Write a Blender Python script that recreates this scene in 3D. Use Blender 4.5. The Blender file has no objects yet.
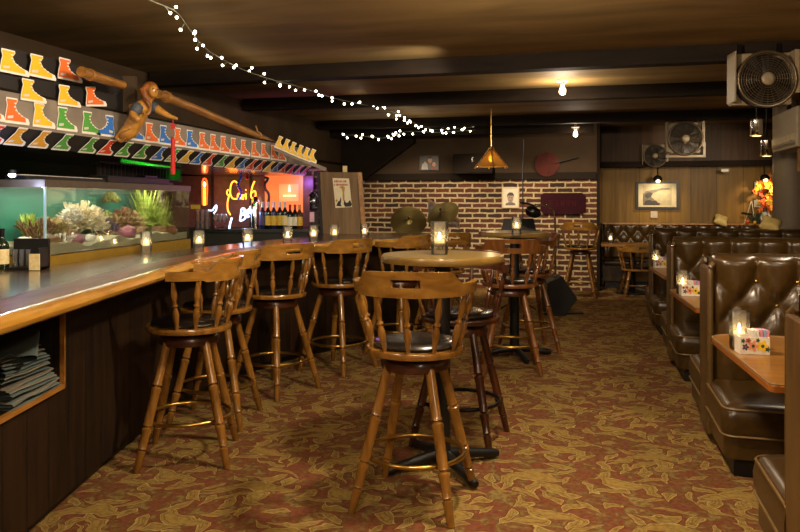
import bpy, bmesh, math, random
from mathutils import Vector, Matrix, Quaternion
random.seed(7)
SC = bpy.context.scene
COL = SC.collection
PI = math.pi
RZ = -0.2517                     # the room is turned a little against the view axis
CA, SA = 0.9685, 0.249
F, H0 = 740.0, 1.42

def P(px, py, y):                # a point of the room at depth y
    return Vector(((px-400)/F*y, y, H0-(py-200)/F*y))
def R(a, b, z=0.0):              # room axes: a across to the right, b down the aisle
    return Vector((a*CA+b*SA, -a*SA+b*CA, z))

# ---------------------------------------------------------------- mesh helpers
class MB:
    def __init__(s, M=None):
        s.bm = bmesh.new(); s.M = M or Matrix.Identity(4)
    def v(s, p): return s.bm.verts.new(s.M @ Vector(p))
    def f(s, vs):
        try: return s.bm.faces.new(vs)
        except ValueError: return None
    def box(s, c, d, rot=None, taper=1.0):
        rot = rot or Matrix.Identity(3); c = Vector(c); vs = []
        for z in (-1, 1):
            k = taper if z > 0 else 1.0
            for x, y in ((-1,-1),(1,-1),(1,1),(-1,1)):
                vs.append(s.v(c + rot @ Vector((x*d[0]/2*k, y*d[1]/2*k, z*d[2]/2))))
        for q in ((3,2,1,0),(4,5,6,7),(0,1,5,4),(1,2,6,5),(2,3,7,6),(3,0,4,7)):
            s.f([vs[i] for i in q])
        return s
    def ring(s, c, q, r, n, ph=0.0):
        return [s.v(c + q @ Vector((r*math.cos(2*PI*i/n+ph), r*math.sin(2*PI*i/n+ph), 0))) for i in range(n)]
    def skin(s, rings, close=False, caps=True):
        n = len(rings[0]); m = len(rings)
        for k in range(m if close else m-1):
            a, b = rings[k], rings[(k+1) % m]
            for i in range(n): s.f([a[i], a[(i+1)%n], b[(i+1)%n], b[i]])
        if caps and not close:
            s.f(list(reversed(rings[0]))); s.f(rings[-1])
        return s
    def lathe(s, prof, p0=(0,0,0), p1=None, n=14, caps=True):
        p0 = Vector(p0)
        if p1 is None: q = Quaternion(); d = Vector((0,0,1)); L = 1.0
        else:
            d = Vector(p1)-p0; L = d.length; d.normalize(); q = Vector((0,0,1)).rotation_difference(d)
        return s.skin([s.ring(p0+d*(z*L), q, max(r, 1e-4), n) for r, z in prof], caps=caps)
    def cyl(s, p0, p1, r0, r1=None, n=12):
        return s.lathe([(r0,0),(r0 if r1 is None else r1,1)], p0, p1, n)
    def tube(s, pts, r, n=8, close=False):
        pts = [Vector(p) for p in pts]; m = len(pts); rings = []; q = None; pt = None
        for i, p in enumerate(pts):
            a = pts[i-1] if (i > 0 or close) else p; b = pts[(i+1) % m] if (i < m-1 or close) else p
            t = (b-a); t = t.normalized() if t.length > 1e-9 else Vector((0,0,1))
            if q is None: q = Vector((0,0,1)).rotation_difference(t)
            else: q = pt.rotation_difference(t) @ q
            pt = t
            rings.append(s.ring(p, q, r[i] if isinstance(r, (list,tuple)) else r, n))
        return s.skin(rings, close)
    def prism(s, poly, z0, z1, M=None):
        M = M or Matrix.Identity(4)
        a = [s.v(M @ Vector((x,y,z0))) for x,y in poly]; b = [s.v(M @ Vector((x,y,z1))) for x,y in poly]
        s.f(list(reversed(a))); s.f(b); n = len(poly)
        for i in range(n): s.f([a[i], a[(i+1)%n], b[(i+1)%n], b[i]])
        return s
    def ball(s, c, r, n=12, m=8, rot=None):
        r = (r,r,r) if not isinstance(r,(tuple,list)) else r; c = Vector(c); rings = []
        rot = rot or Matrix.Identity(3)
        for k in range(m+1):
            th = PI*k/m; sn = max(math.sin(th), 1e-3)
            rings.append([s.v(c + rot @ Vector((r[0]*sn*math.cos(2*PI*i/n), r[1]*sn*math.sin(2*PI*i/n), -r[2]*math.cos(th)))) for i in range(n)])
        return s.skin(rings)
    def torus(s, c, R_, r, n=36, k=8, q=None):
        q = q or Quaternion(); c = Vector(c)
        return s.tube([c + q @ Vector((R_*math.cos(2*PI*i/n), R_*math.sin(2*PI*i/n), 0)) for i in range(n)], r, k, True)
    def grid(s, fn, nu, nv, close_u=False):
        g = [[s.v(fn(i/nu, j/nv)) for i in range(nu if close_u else nu+1)] for j in range(nv+1)]
        w = len(g[0])
        for j in range(nv):
            for i in range(nu):
                s.f([g[j][i], g[j][(i+1)%w], g[j+1][(i+1)%w], g[j+1][i]])
        return s
    def build(s, name, mat, parent=None, smooth=40, bevel=0, loc=None, seg=2):
        bmesh.ops.recalc_face_normals(s.bm, faces=s.bm.faces)
        if bevel:
            es = [e for e in s.bm.edges if len(e.link_faces)==2 and e.calc_face_angle(0) > 0.6]
            if es: bmesh.ops.bevel(s.bm, geom=es, offset=bevel, segments=seg, affect='EDGES', profile=0.5, clamp_overlap=True)
        me = bpy.data.meshes.new(name); s.bm.to_mesh(me); s.bm.free()
        if smooth:
            for p in me.polygons: p.use_smooth = True
            me.set_sharp_from_angle(angle=math.radians(smooth))
        if mat: me.materials.append(mat)
        o = bpy.data.objects.new(name, me); COL.objects.link(o)
        if parent: o.parent = parent
        if loc is not None: o.location = loc
        return o

def tag(o, label=None, cat=None, group=None, kind=None):
    if label: o['label'] = label
    if cat: o['category'] = cat
    if group: o['group'] = group
    if kind: o['kind'] = kind
    return o
def thing(name, label, cat, loc=(0,0,0), rz=0.0, group=None):
    o = bpy.data.objects.new(name, None); COL.objects.link(o); o.empty_display_size = .1
    o.location = loc; o.rotation_euler = (0,0,rz)
    return tag(o, label, cat, group)
def copy_tree(o, parent=None):
    c = o.copy(); COL.objects.link(c)
    if parent: c.parent = parent
    for ch in list(o.children): copy_tree(ch, c)
    return c
def dup(o, loc, rz, label, group=None):
    c = copy_tree(o); c.location = loc; c.rotation_euler = (0,0,rz); c['label'] = label
    if group: c['group'] = group
    return c
def struct(o): o['kind'] = 'structure'; return o
def smooth_path(pts, n=8):
    pts = [Vector(p) for p in pts]; out = []
    for i in range(len(pts)-1):
        p0 = pts[max(i-1,0)]; p1 = pts[i]; p2 = pts[i+1]; p3 = pts[min(i+2,len(pts)-1)]
        for k in range(n):
            t = k/n
            out.append(0.5*((2*p1)+(p2-p0)*t+(2*p0-5*p1+4*p2-p3)*t*t+(3*p1-p0-3*p2+p3)*t**3))
    out.append(pts[-1]); return out

# ---------------------------------------------------------------- materials
def new_mat(name):
    m = bpy.data.materials.new(name); m.use_nodes = True
    nt = m.node_tree; b = nt.nodes['Principled BSDF']
    return m, nt, b
def hexc(h):
    h = h.lstrip('#'); c = [int(h[i:i+2],16)/255 for i in (0,2,4)]
    return tuple((x/12.92 if x <= .04045 else ((x+.055)/1.055)**2.4) for x in c)+(1.0,)
def coords(nt, scale=(1,1,1), kind='Object'):
    tc = nt.nodes.new('ShaderNodeTexCoord'); mp = nt.nodes.new('ShaderNodeMapping')
    mp.inputs['Scale'].default_value = scale
    nt.links.new(tc.outputs[kind], mp.inputs['Vector']); return mp.outputs['Vector']
def ramp(nt, fac, stops):
    r = nt.nodes.new('ShaderNodeValToRGB'); e = r.color_ramp.elements
    while len(e) < len(stops): e.new(.5)
    for el, (p, c) in zip(e, stops): el.position = p; el.color = c
    nt.links.new(fac, r.inputs['Fac']); return r.outputs['Color']
def plain(name, col, rough=.5, metal=0.0, spec=.5, var=.12, scale=18, coat=0.0, bump=0.0):
    m, nt, b = new_mat(name); c = hexc(col)
    n = nt.nodes.new('ShaderNodeTexNoise'); n.inputs['Scale'].default_value = scale; n.inputs['Detail'].default_value = 4
    nt.links.new(coords(nt), n.inputs['Vector'])
    d = tuple(x*(1-var) for x in c[:3])+(1,); l = tuple(min(1,x*(1+var)) for x in c[:3])+(1,)
    nt.links.new(ramp(nt, n.outputs['Fac'], [(.3,d),(.7,l)]), b.inputs['Base Color'])
    b.inputs['Roughness'].default_value = rough; b.inputs['Metallic'].default_value = metal
    b.inputs['Specular IOR Level'].default_value = spec; b.inputs['Coat Weight'].default_value = coat
    b.inputs['Coat Roughness'].default_value = .12
    if bump:
        bp = nt.nodes.new('ShaderNodeBump'); bp.inputs['Strength'].default_value = bump; bp.inputs['Distance'].default_value = .01
        nt.links.new(n.outputs['Fac'], bp.inputs['Height']); nt.links.new(bp.outputs['Normal'], b.inputs['Normal'])
    return m
def wood(name, dark, light, rough=.35, scale=(30,30,3), coat=.3, kind='Object', bump=.05, spec=.5):
    m, nt, b = new_mat(name)
    v = coords(nt, scale, kind)
    n = nt.nodes.new('ShaderNodeTexNoise'); n.inputs['Scale'].default_value = 1.0; n.inputs['Detail'].default_value = 6; n.inputs['Distortion'].default_value = .6
    nt.links.new(v, n.inputs['Vector'])
    nt.links.new(ramp(nt, n.outputs['Fac'], [(.28,hexc(dark)),(.72,hexc(light))]), b.inputs['Base Color'])
    b.inputs['Roughness'].default_value = rough; b.inputs['Coat Weight'].default_value = coat; b.inputs['Coat Roughness'].default_value = .15; b.inputs['Specular IOR Level'].default_value = spec
    bp = nt.nodes.new('ShaderNodeBump'); bp.inputs['Strength'].default_value = bump; bp.inputs['Distance'].default_value = .004
    nt.links.new(n.outputs['Fac'], bp.inputs['Height']); nt.links.new(bp.outputs['Normal'], b.inputs['Normal'])
    return m
def glow(name, col, strength):
    m, nt, b = new_mat(name)
    b.inputs['Base Color'].default_value = hexc(col); b.inputs['Emission Color'].default_value = hexc(col)
    b.inputs['Emission Strength'].default_value = strength; return m
def glassy(name, tint=(1,1,1,1), ior=1.45, gain=1.0, rough=.03, body=0.0):
    m = bpy.data.materials.new(name); m.use_nodes = True; nt = m.node_tree; nt.nodes.clear()
    out = nt.nodes.new('ShaderNodeOutputMaterial'); mix = nt.nodes.new('ShaderNodeMixShader')
    tr = nt.nodes.new('ShaderNodeBsdfTransparent'); tr.inputs['Color'].default_value = tint
    gl = nt.nodes.new('ShaderNodeBsdfGlossy'); gl.inputs['Roughness'].default_value = rough
    fr = nt.nodes.new('ShaderNodeFresnel'); fr.inputs['IOR'].default_value = ior
    mm = nt.nodes.new('ShaderNodeMath'); mm.operation = 'MULTIPLY'; mm.inputs[1].default_value = gain; mm.use_clamp = True
    nt.links.new(fr.outputs[0], mm.inputs[0]); nt.links.new(mm.outputs[0], mix.inputs[0])
    last = tr.outputs[0]
    if body:
        df = nt.nodes.new('ShaderNodeBsdfTranslucent'); df.inputs['Color'].default_value = (.8,.78,.74,1)
        m2 = nt.nodes.new('ShaderNodeMixShader'); m2.inputs[0].default_value = body
        nt.links.new(tr.outputs[0], m2.inputs[1]); nt.links.new(df.outputs[0], m2.inputs[2]); last = m2.outputs[0]
    nt.links.new(last, mix.inputs[1]); nt.links.new(gl.outputs[0], mix.inputs[2])
    nt.links.new(mix.outputs[0], out.inputs['Surface']); return m

class E:                                            # tiny node-expression helper
    nt = None
    def __init__(s, x): s.s = x
    @staticmethod
    def op(o, *a, clamp=False):
        n = E.nt.nodes.new('ShaderNodeMath'); n.operation = o; n.use_clamp = clamp
        for i, x in enumerate(a):
            if isinstance(x, E): E.nt.links.new(x.s, n.inputs[i])
            else: n.inputs[i].default_value = x
        return E(n.outputs[0])
    def __add__(s,o): return E.op('ADD',s,o)
    def __radd__(s,o): return E.op('ADD',o,s)
    def __sub__(s,o): return E.op('SUBTRACT',s,o)
    def __rsub__(s,o): return E.op('SUBTRACT',o,s)
    def __mul__(s,o): return E.op('MULTIPLY',s,o)
    def __rmul__(s,o): return E.op('MULTIPLY',o,s)
    def abs(s): return E.op('ABSOLUTE',s)
    def max(s,o): return E.op('MAXIMUM',s,o)
    def fma(s,a,b): return E.op('MULTIPLY_ADD',s,a,b)

def carpet_mat():
    m, nt, b = new_mat('patterned_carpet'); E.nt = nt
    v = coords(nt)
    wn = nt.nodes.new('ShaderNodeTexNoise'); wn.inputs['Scale'].default_value = 9; wn.inputs['Detail'].default_value = 1
    nt.links.new(v, wn.inputs['Vector'])
    sp = nt.nodes.new('ShaderNodeSeparateXYZ'); nt.links.new(v, sp.inputs[0])
    sw = nt.nodes.new('ShaderNodeSeparateColor'); nt.links.new(wn.outputs['Color'], sw.inputs[0])
    A = E(sp.outputs[0]) + (E(sw.outputs[0])-.5)*.10; B = E(sp.outputs[1]) + (E(sw.outputs[1])-.5)*.12
    A = A + E.op('SINE', B*(2*PI/.91))*.075 + E.op('SINE', B*(4*PI/.91)+1.0)*.03
    W, L = .48, .91
    ci = E.op('FLOOR', A*(1/W)); u = E.op('FRACT', A*(1/W))*W-.24
    par = E.op('FRACT', ci*.5)
    w = E.op('FRACT', B*(1/L)+par)*L-.455
    # leaves: x, y, angle deg, half length, half width, bend
    leaves = [(-.02,.18,20,.19,.050,2.6),(-.10,.10,75,.11,.030,-3),(.10,.10,-50,.12,.038,3),(.02,.07,60,.10,.030,2),
              (.15,.02,-15,.09,.026,-4),(-.14,.0,130,.09,.028,4),(-.04,-.02,95,.08,.024,-3),(.06,-.02,-80,.08,.024,3),
              (-.02,.30,10,.12,.028,-3),(.12,.30,40,.08,.024,3),(-.15,.26,-40,.07,.022,-3),(.17,.20,80,.07,.020,3),
              (-.05,-.22,-25,.17,.046,-2.6),(.08,-.14,30,.10,.030,3),(-.15,-.14,60,.09,.026,-3),(.10,-.28,-60,.10,.030,3),
              (-.08,-.34,15,.11,.030,2.5),(.05,-.40,-20,.10,.024,-3),(.18,-.36,70,.08,.024,3),(-.18,-.32,100,.09,.024,-3),
              (.18,-.10,100,.07,.022,2),(-.19,.14,95,.07,.020,2),(-.17,.40,20,.07,.022,3),(.10,.40,-20,.09,.026,3)]
    tot = None
    for (x,y,an,hl,hw,k) in leaves:
        c, s_ = math.cos(math.radians(an)), math.sin(math.radians(an))
        dx = u - x; dy = w - y
        lx = E.op('MULTIPLY_ADD', dx, c, dy*s_); ly = E.op('MULTIPLY_ADD', dx, -s_, dy*c)
        q = lx*lx
        ly2 = E.op('MULTIPLY_ADD', q, k, ly) - k*hl*hl*.3
        # teardrop: fatter towards one end
        wid = E.op('MULTIPLY', E.op('MULTIPLY_ADD', q, -hw/(hl*hl), hw), E.op('MULTIPLY_ADD', lx, .55/hl, 1.0).max(.15))
        fm = wid - ly2.abs()
        tot = fm if tot is None else tot.max(fm)
    f = tot
    # fine ribs inside the leaves
    rn = nt.nodes.new('ShaderNodeTexNoise'); rn.inputs['Scale'].default_value = 42; rn.inputs['Detail'].default_value = 3
    nt.links.new(v, rn.inputs['Vector'])
    inside = ramp(nt, E.op('MULTIPLY_ADD', f, 22.0, .5, clamp=True).s, [(0,hexc('#7a3c1c')),(.40,hexc('#70361a')),(.5,hexc('#54300f')),(.55,hexc('#b09c62')),(.64,hexc('#a08a4c')),(.69,hexc('#6e562a')),(.74,hexc('#9a8248')),(.86,hexc('#8e763e')),(.92,hexc('#6a5428')),(1,hexc('#947c40'))])
    gn = nt.nodes.new('ShaderNodeTexNoise'); gn.inputs['Scale'].default_value = 13; gn.inputs['Detail'].default_value = 5; gn.inputs['Distortion'].default_value = 1.2
    nt.links.new(v, gn.inputs['Vector'])
    ground = ramp(nt, gn.outputs['Fac'], [(.34,hexc('#754230')),(.48,hexc('#70482c')),(.56,hexc('#6c5030')),(.62,hexc('#7c6a3c')),(.70,hexc('#826e40'))])
    mask = E.op('MULTIPLY_ADD', f, 90.0, .9, clamp=True)*.82
    mx = nt.nodes.new('ShaderNodeMix'); mx.data_type = 'RGBA'
    nt.links.new(mask.s, mx.inputs[0]); nt.links.new(ground, mx.inputs[6]); nt.links.new(inside, mx.inputs[7])
    m2 = nt.nodes.new('ShaderNodeMix'); m2.data_type = 'RGBA'; m2.blend_type = 'MULTIPLY'
    m2.inputs[0].default_value = .55
    nt.links.new(mx.outputs[2], m2.inputs[6])
    nt.links.new(ramp(nt, rn.outputs['Fac'], [(.35,(.45,.42,.4,1)),(.6,(1,1,1,1))]), m2.inputs[7])
    nt.links.new(m2.outputs[2], b.inputs['Base Color'])
    b.inputs['Roughness'].default_value = .95; b.inputs['Specular IOR Level'].default_value = .1
    fn = nt.nodes.new('ShaderNodeTexNoise'); fn.inputs['Scale'].default_value = 500
    nt.links.new(v, fn.inputs['Vector'])
    bp = nt.nodes.new('ShaderNodeBump'); bp.inputs['Strength'].default_value = .35; bp.inputs['Distance'].default_value = .004
    nt.links.new(fn.outputs['Fac'], bp.inputs['Height']); nt.links.new(bp.outputs['Normal'], b.inputs['Normal'])
    return m

def brick_mat(name, axis='XZ', c1='#5e3018', c2='#2e1a10', mortar='#b3a077'):
    m, nt, b = new_mat(name)
    tc = nt.nodes.new('ShaderNodeTexCoord'); sp = nt.nodes.new('ShaderNodeSeparateXYZ'); cb = nt.nodes.new('ShaderNodeCombineXYZ')
    nt.links.new(tc.outputs['Object'], sp.inputs[0])
    nt.links.new(sp.outputs[0], cb.inputs[0]); nt.links.new(sp.outputs[2], cb.inputs[1])
    wn = nt.nodes.new('ShaderNodeTexNoise'); wn.inputs['Scale'].default_value = 11; wn.inputs['Detail'].default_value = 2
    nt.links.new(cb.outputs[0], wn.inputs['Vector'])
    ad = nt.nodes.new('ShaderNodeVectorMath'); ad.operation = 'MULTIPLY_ADD'; ad.inputs[1].default_value = (.03,.028,0)
    nt.links.new(wn.outputs['Color'], ad.inputs[0]); nt.links.new(cb.outputs[0], ad.inputs[2])
    br = nt.nodes.new('ShaderNodeTexBrick'); br.inputs['Scale'].default_value = 1.0
    br.inputs['Brick Width'].default_value = .245; br.inputs['Row Height'].default_value = .0815
    br.inputs['Mortar Size'].default_value = .0145; br.inputs['Mortar Smooth'].default_value = .25; br.inputs['Bias'].default_value = 0
    br.inputs['Color1'].default_value = hexc(c1); br.inputs['Color2'].default_value = hexc(c2); br.inputs['Mortar'].default_value = hexc(mortar)
    nt.links.new(ad.outputs[0], br.inputs['Vector'])
    n2 = nt.nodes.new('ShaderNodeTexNoise'); n2.inputs['Scale'].default_value = 30; n2.inputs['Detail'].default_value = 4
    nt.links.new(cb.outputs[0], n2.inputs['Vector'])
    mx = nt.nodes.new('ShaderNodeMix'); mx.data_type = 'RGBA'; mx.blend_type = 'MULTIPLY'; mx.inputs[0].default_value = .6
    nt.links.new(br.outputs['Color'], mx.inputs[6]); nt.links.new(ramp(nt, n2.outputs['Fac'], [(.3,(.5,.48,.45,1)),(.65,(1.15,1.1,1.05,1))]), mx.inputs[7])
    nt.links.new(mx.outputs[2], b.inputs['Base Color']); b.inputs['Roughness'].default_value = .85
    bp = nt.nodes.new('ShaderNodeBump'); bp.inputs['Strength'].default_value = .6; bp.inputs['Distance'].default_value = .012; bp.invert = True
    nt.links.new(br.outputs['Fac'], bp.inputs['Height']); nt.links.new(bp.outputs['Normal'], b.inputs['Normal'])
    return m

def plank_mat(name, dark, light, wid=.2, axis=0, rough=.5, gap=.04, grain=(14,14,1.2)):
    m, nt, b = new_mat(name); E.nt = nt
    v = coords(nt); sp = nt.nodes.new('ShaderNodeSeparateXYZ'); nt.links.new(v, sp.inputs[0])
    t = E(sp.outputs[axis])*(1/wid); fr = E.op('FRACT', t); idx = E.op('FLOOR', t)
    wn = nt.nodes.new('ShaderNodeTexWhiteNoise'); wn.noise_dimensions = '1D'; nt.links.new(idx.s, wn.inputs['W'])
    n = nt.nodes.new('ShaderNodeTexNoise'); n.inputs['Scale'].default_value = 1; n.inputs['Detail'].default_value = 7; n.inputs['Distortion'].default_value = .8
    mp = nt.nodes.new('ShaderNodeMapping'); mp.inputs['Scale'].default_value = grain; nt.links.new(v, mp.inputs['Vector']); nt.links.new(mp.outputs[0], n.inputs['Vector'])
    val = E(n.outputs['Fac'])*.8 + E(wn.outputs['Value'])*.25 - .03
    col = ramp(nt, val.s, [(.25,hexc(dark)),(.75,hexc(light))])
    g = E.op('GREATER_THAN', fr, gap)
    mx = nt.nodes.new('ShaderNodeMix'); mx.data_type = 'RGBA'; mx.inputs[6].default_value = (.004,.003,.002,1)
    nt.links.new(g.s, mx.inputs[0]); nt.links.new(col, mx.inputs[7]); nt.links.new(mx.outputs[2], b.inputs['Base Color'])
    b.inputs['Roughness'].default_value = rough; b.inputs['Specular IOR Level'].default_value = .2
    bp = nt.nodes.new('ShaderNodeBump'); bp.inputs['Strength'].default_value = .2; bp.inputs['Distance'].default_value = .01
    nt.links.new((val+g*.5).s, bp.inputs['Height']); nt.links.new(bp.outputs['Normal'], b.inputs['Normal'])
    return m

M = {}
M['carpet'] = carpet_mat()
M['brick'] = brick_mat('brick_masonry')
M['brick_dark'] = brick_mat('brick_pier', c1='#4a2020', c2='#2a1412', mortar='#806a4a')
M['ceil'] = wood('aged_brown_ceiling', '#63502f', '#93784a', rough=.7, scale=(.8,3.2,3), coat=.0, spec=.2)
M['beam'] = wood('dark_beam_wood', '#100b07', '#22180e', rough=.7, scale=(2,14,14), coat=.0, spec=.12)
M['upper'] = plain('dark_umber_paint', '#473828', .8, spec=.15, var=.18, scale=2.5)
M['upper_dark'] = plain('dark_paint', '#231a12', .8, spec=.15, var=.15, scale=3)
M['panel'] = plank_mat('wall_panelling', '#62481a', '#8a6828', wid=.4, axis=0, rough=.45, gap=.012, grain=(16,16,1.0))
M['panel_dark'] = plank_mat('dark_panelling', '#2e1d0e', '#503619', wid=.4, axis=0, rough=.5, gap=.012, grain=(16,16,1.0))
M['barfront'] = plank_mat('bar_front_planks', '#160e07', '#34210f', wid=.19, axis=1, rough=.6, gap=.05)
M['stool'] = wood('honey_maple', '#5c3a12', '#926428', rough=.24, scale=(22,22,5), coat=.7)
M['rail'] = wood('honey_maple_rail', '#724a18', '#9e7230', rough=.26, scale=(9,9,30), coat=.6)
M['bronze'] = plain('dark_bronze','#5a4c38',.35,.6,var=.08)
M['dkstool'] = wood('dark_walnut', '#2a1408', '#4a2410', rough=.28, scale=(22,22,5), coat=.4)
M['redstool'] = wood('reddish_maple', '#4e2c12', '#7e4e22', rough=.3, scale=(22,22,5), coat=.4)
M['brass'] = plain('brass', '#b8964a', .28, 1.0, var=.06)
M['vinyl'] = plain('black_vinyl', '#14100d', .25, spec=.6, var=.2)
M['leather'] = plain('brown_leather', '#3a280e', .29, spec=.55, var=.22, scale=30, bump=.06)
M['leather_edge'] = plain('brown_leather_edge', '#4c381a', .32, spec=.5, var=.15)
M['piping'] = plain('tan_piping', '#6e5530', .4)
M['black'] = plain('black_paint', '#0c0b0a', .45)
M['blackmetal'] = plain('black_metal', '#141312', .35, .6)
M['endpanel'] = wood('booth_end_wood', '#3a270f', '#5c411d', rough=.4, scale=(20,20,2))
M['tablewood'] = wood('orange_table_wood', '#6a4010', '#916426', rough=.3, scale=(3,26,26), coat=.25)
M['tableedge'] = wood('table_edge_wood', '#a05a1c', '#d89c50', rough=.3, scale=(6,20,20))
M['ptop'] = plain('tan_laminate', '#75602f', .3, var=.10, scale=60, coat=.3)
M['ptopedge'] = wood('pub_table_edge', '#6e5424', '#8a6c32', rough=.35, scale=(10,10,30))
M['counter'] = wood('bar_top_lacquer', '#36240f', '#5c4220', rough=.22, scale=(26,2.4,20), coat=.5)
M['counteredge'] = wood('bar_edge_wood', '#9a6a20', '#c8963e', rough=.22, scale=(20,3,20), coat=.6)
M['counterborder'] = wood('bar_border_wood', '#45260c', '#7a4a1e', rough=.45, scale=(16,3,20), coat=.08, spec=.3)
M['trimwood'] = wood('light_trim_wood', '#7c4c1a', '#b07c34', rough=.45, scale=(20,3,20))
M['glass'] = glassy('clear_glass', (.985,.985,.975,1), 1.5, 1.6, body=.22)
M['tankglass'] = glassy('tank_glass', (.95,.98,.97,1), 1.45, .35)
M['wax'] = glow('lit_wax', '#ffd890', .5)
M['flame'] = glow('flame', '#ffd890', 34)
M['white'] = plain('white_paint', '#d8d2c4', .5, var=.05)
M['grey'] = plain('grey_metal', '#8a8474', .4, .3)
M['chrome'] = plain('chrome', '#c8c4bc', .15, 1.0, var=.03)
M['fan_cream'] = plain('fan_housing_cream', '#86765a', .5, var=.08)
M['cream'] = plain('cream_plastic', '#b7a78c', .45, var=.08)
M['greyboard'] = plain('weathered_grey_board', '#7c7062', .7, var=.25, scale=5)
M['darkboard'] = plain('dark_board', '#1b140f', .65, var=.2, scale=6)
for k, c in dict(yellow='#e6b61c', orange='#e06a24', green='#4f9a3a', blue='#2f6fc0', red='#d83c1c', gold='#d89a1c').items():
    M['b_'+k] = plain('boot_'+k, c, .6, var=.08)
M['b_white'] = plain('boot_card_white', '#e6e0d2', .6, var=.04)
M['b_patch'] = plain('boot_patch', '#cfc6b8', .6, var=.2, scale=200)
M['polewood'] = wood('varnished_spar', '#6e461c', '#a6702c', rough=.35, scale=(16,3,16))
# ================================================================ THE SETTING
def room(o): o.rotation_euler = (0,0,RZ); return struct(o)
CEIL = 2.62
A0, A1, B0, B1 = -4.9, 3.06, -1.8, 13.0
fl = MB(); fl.box(((A0+A1)/2,(B0+B1)/2,-.05),(A1-A0+.6,B1-B0+.6,.1)); room(fl.build('floor', M['carpet'], smooth=0))
cl = MB(); cl.box(((A0+A1)/2,(B0+B1)/2,CEIL+.05),(A1-A0+.6,B1-B0+.6,.1)); room(cl.build('ceiling', M['ceil'], smooth=0))
for i, b in enumerate((6.13-3.84, 6.13-1.92+.0, 6.13, 8.05, 10.55)):
    if b < 5 and b > 4: continue
    bm_ = MB(); bm_.box(((-4.0+A1)/2, b+.07, CEIL-.065),(A1+4.0,.15,.13)); room(bm_.build('ceiling_beam', M['beam'], smooth=0))
# the lower wooden batten that runs along the far end of the ceiling
w = MB(); w.box((-2.0,11.30,CEIL-.10),(4.1,.16,.20)); room(w.build('trim_1', M['beam'], smooth=0))
# left wall: lower part set back behind the bar, upper part over it
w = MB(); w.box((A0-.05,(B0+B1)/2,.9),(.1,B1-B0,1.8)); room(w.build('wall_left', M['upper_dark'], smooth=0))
w = MB(); w.box((-4.05-.42,(B0+11.9)/2,(1.78+CEIL)/2),(.84,11.9-B0,CEIL-1.78)); room(w.build('wall_left', M['upper'], smooth=0))
w = MB(); w.box((-4.035,9.5,2.02),(.03,4.5,.03)); room(w.build('trim_2', M['beam'], smooth=0))
# back wall of brick and dark wall above
w = MB(); w.box((-2.4,11.97,.875),(5.0,.14,1.75)); room(w.build('wall_back', M['brick'], smooth=0))
w = MB(); w.box((-2.4,12.0,(1.75+CEIL)/2),(5.0,.2,CEIL-1.75)); room(w.build('wall_back', M['upper'], smooth=0))
w = MB(); w.box((-2.4,11.88,1.80),(4.98,.06,.11)); room(w.build('trim_3', M['upper_dark'], smooth=0))
# return of the brick stage wall and the panelled wall beyond
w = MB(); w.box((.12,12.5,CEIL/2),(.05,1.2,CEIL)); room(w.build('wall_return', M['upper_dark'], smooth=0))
w = MB(); w.box((1.6,B1+.05,CEIL/2),(3.4,.1,CEIL)); room(w.build('wall_back', M['panel'], smooth=0))
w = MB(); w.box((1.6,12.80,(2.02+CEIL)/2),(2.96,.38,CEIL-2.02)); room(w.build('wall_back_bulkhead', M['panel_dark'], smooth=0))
w = MB(); w.box((1.6,12.59,2.00),(2.96,.06,.09)); room(w.build('trim_4', M['upper_dark'], smooth=0))
w = MB(); w.box((A1+.05,(B0+B1)/2,CEIL/2),(.1,B1-B0,CEIL)); room(w.build('wall_right', M['panel'], smooth=0))
w = MB(); w.box(((A0+A1)/2,B0-.05,CEIL/2),(A1-A0,.1,CEIL)); room(w.build('wall_front', M['upper'], smooth=0))
# boxed-in slope in the corner over the stage
w = MB()
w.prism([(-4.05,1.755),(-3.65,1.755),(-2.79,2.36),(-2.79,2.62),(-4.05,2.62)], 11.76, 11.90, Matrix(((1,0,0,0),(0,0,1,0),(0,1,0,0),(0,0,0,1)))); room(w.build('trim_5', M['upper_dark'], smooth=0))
# round grey column by the booths
p = P(790,180,9.0)
w = MB(); w.cyl((0,0,0),(0,0,CEIL),.20,n=28)
col = w.build('column', plain('grey_column_paint','#786a57',.6,var=.05), smooth=40); col.location = (p.x+.06,9.1,0); struct(col)

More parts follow.
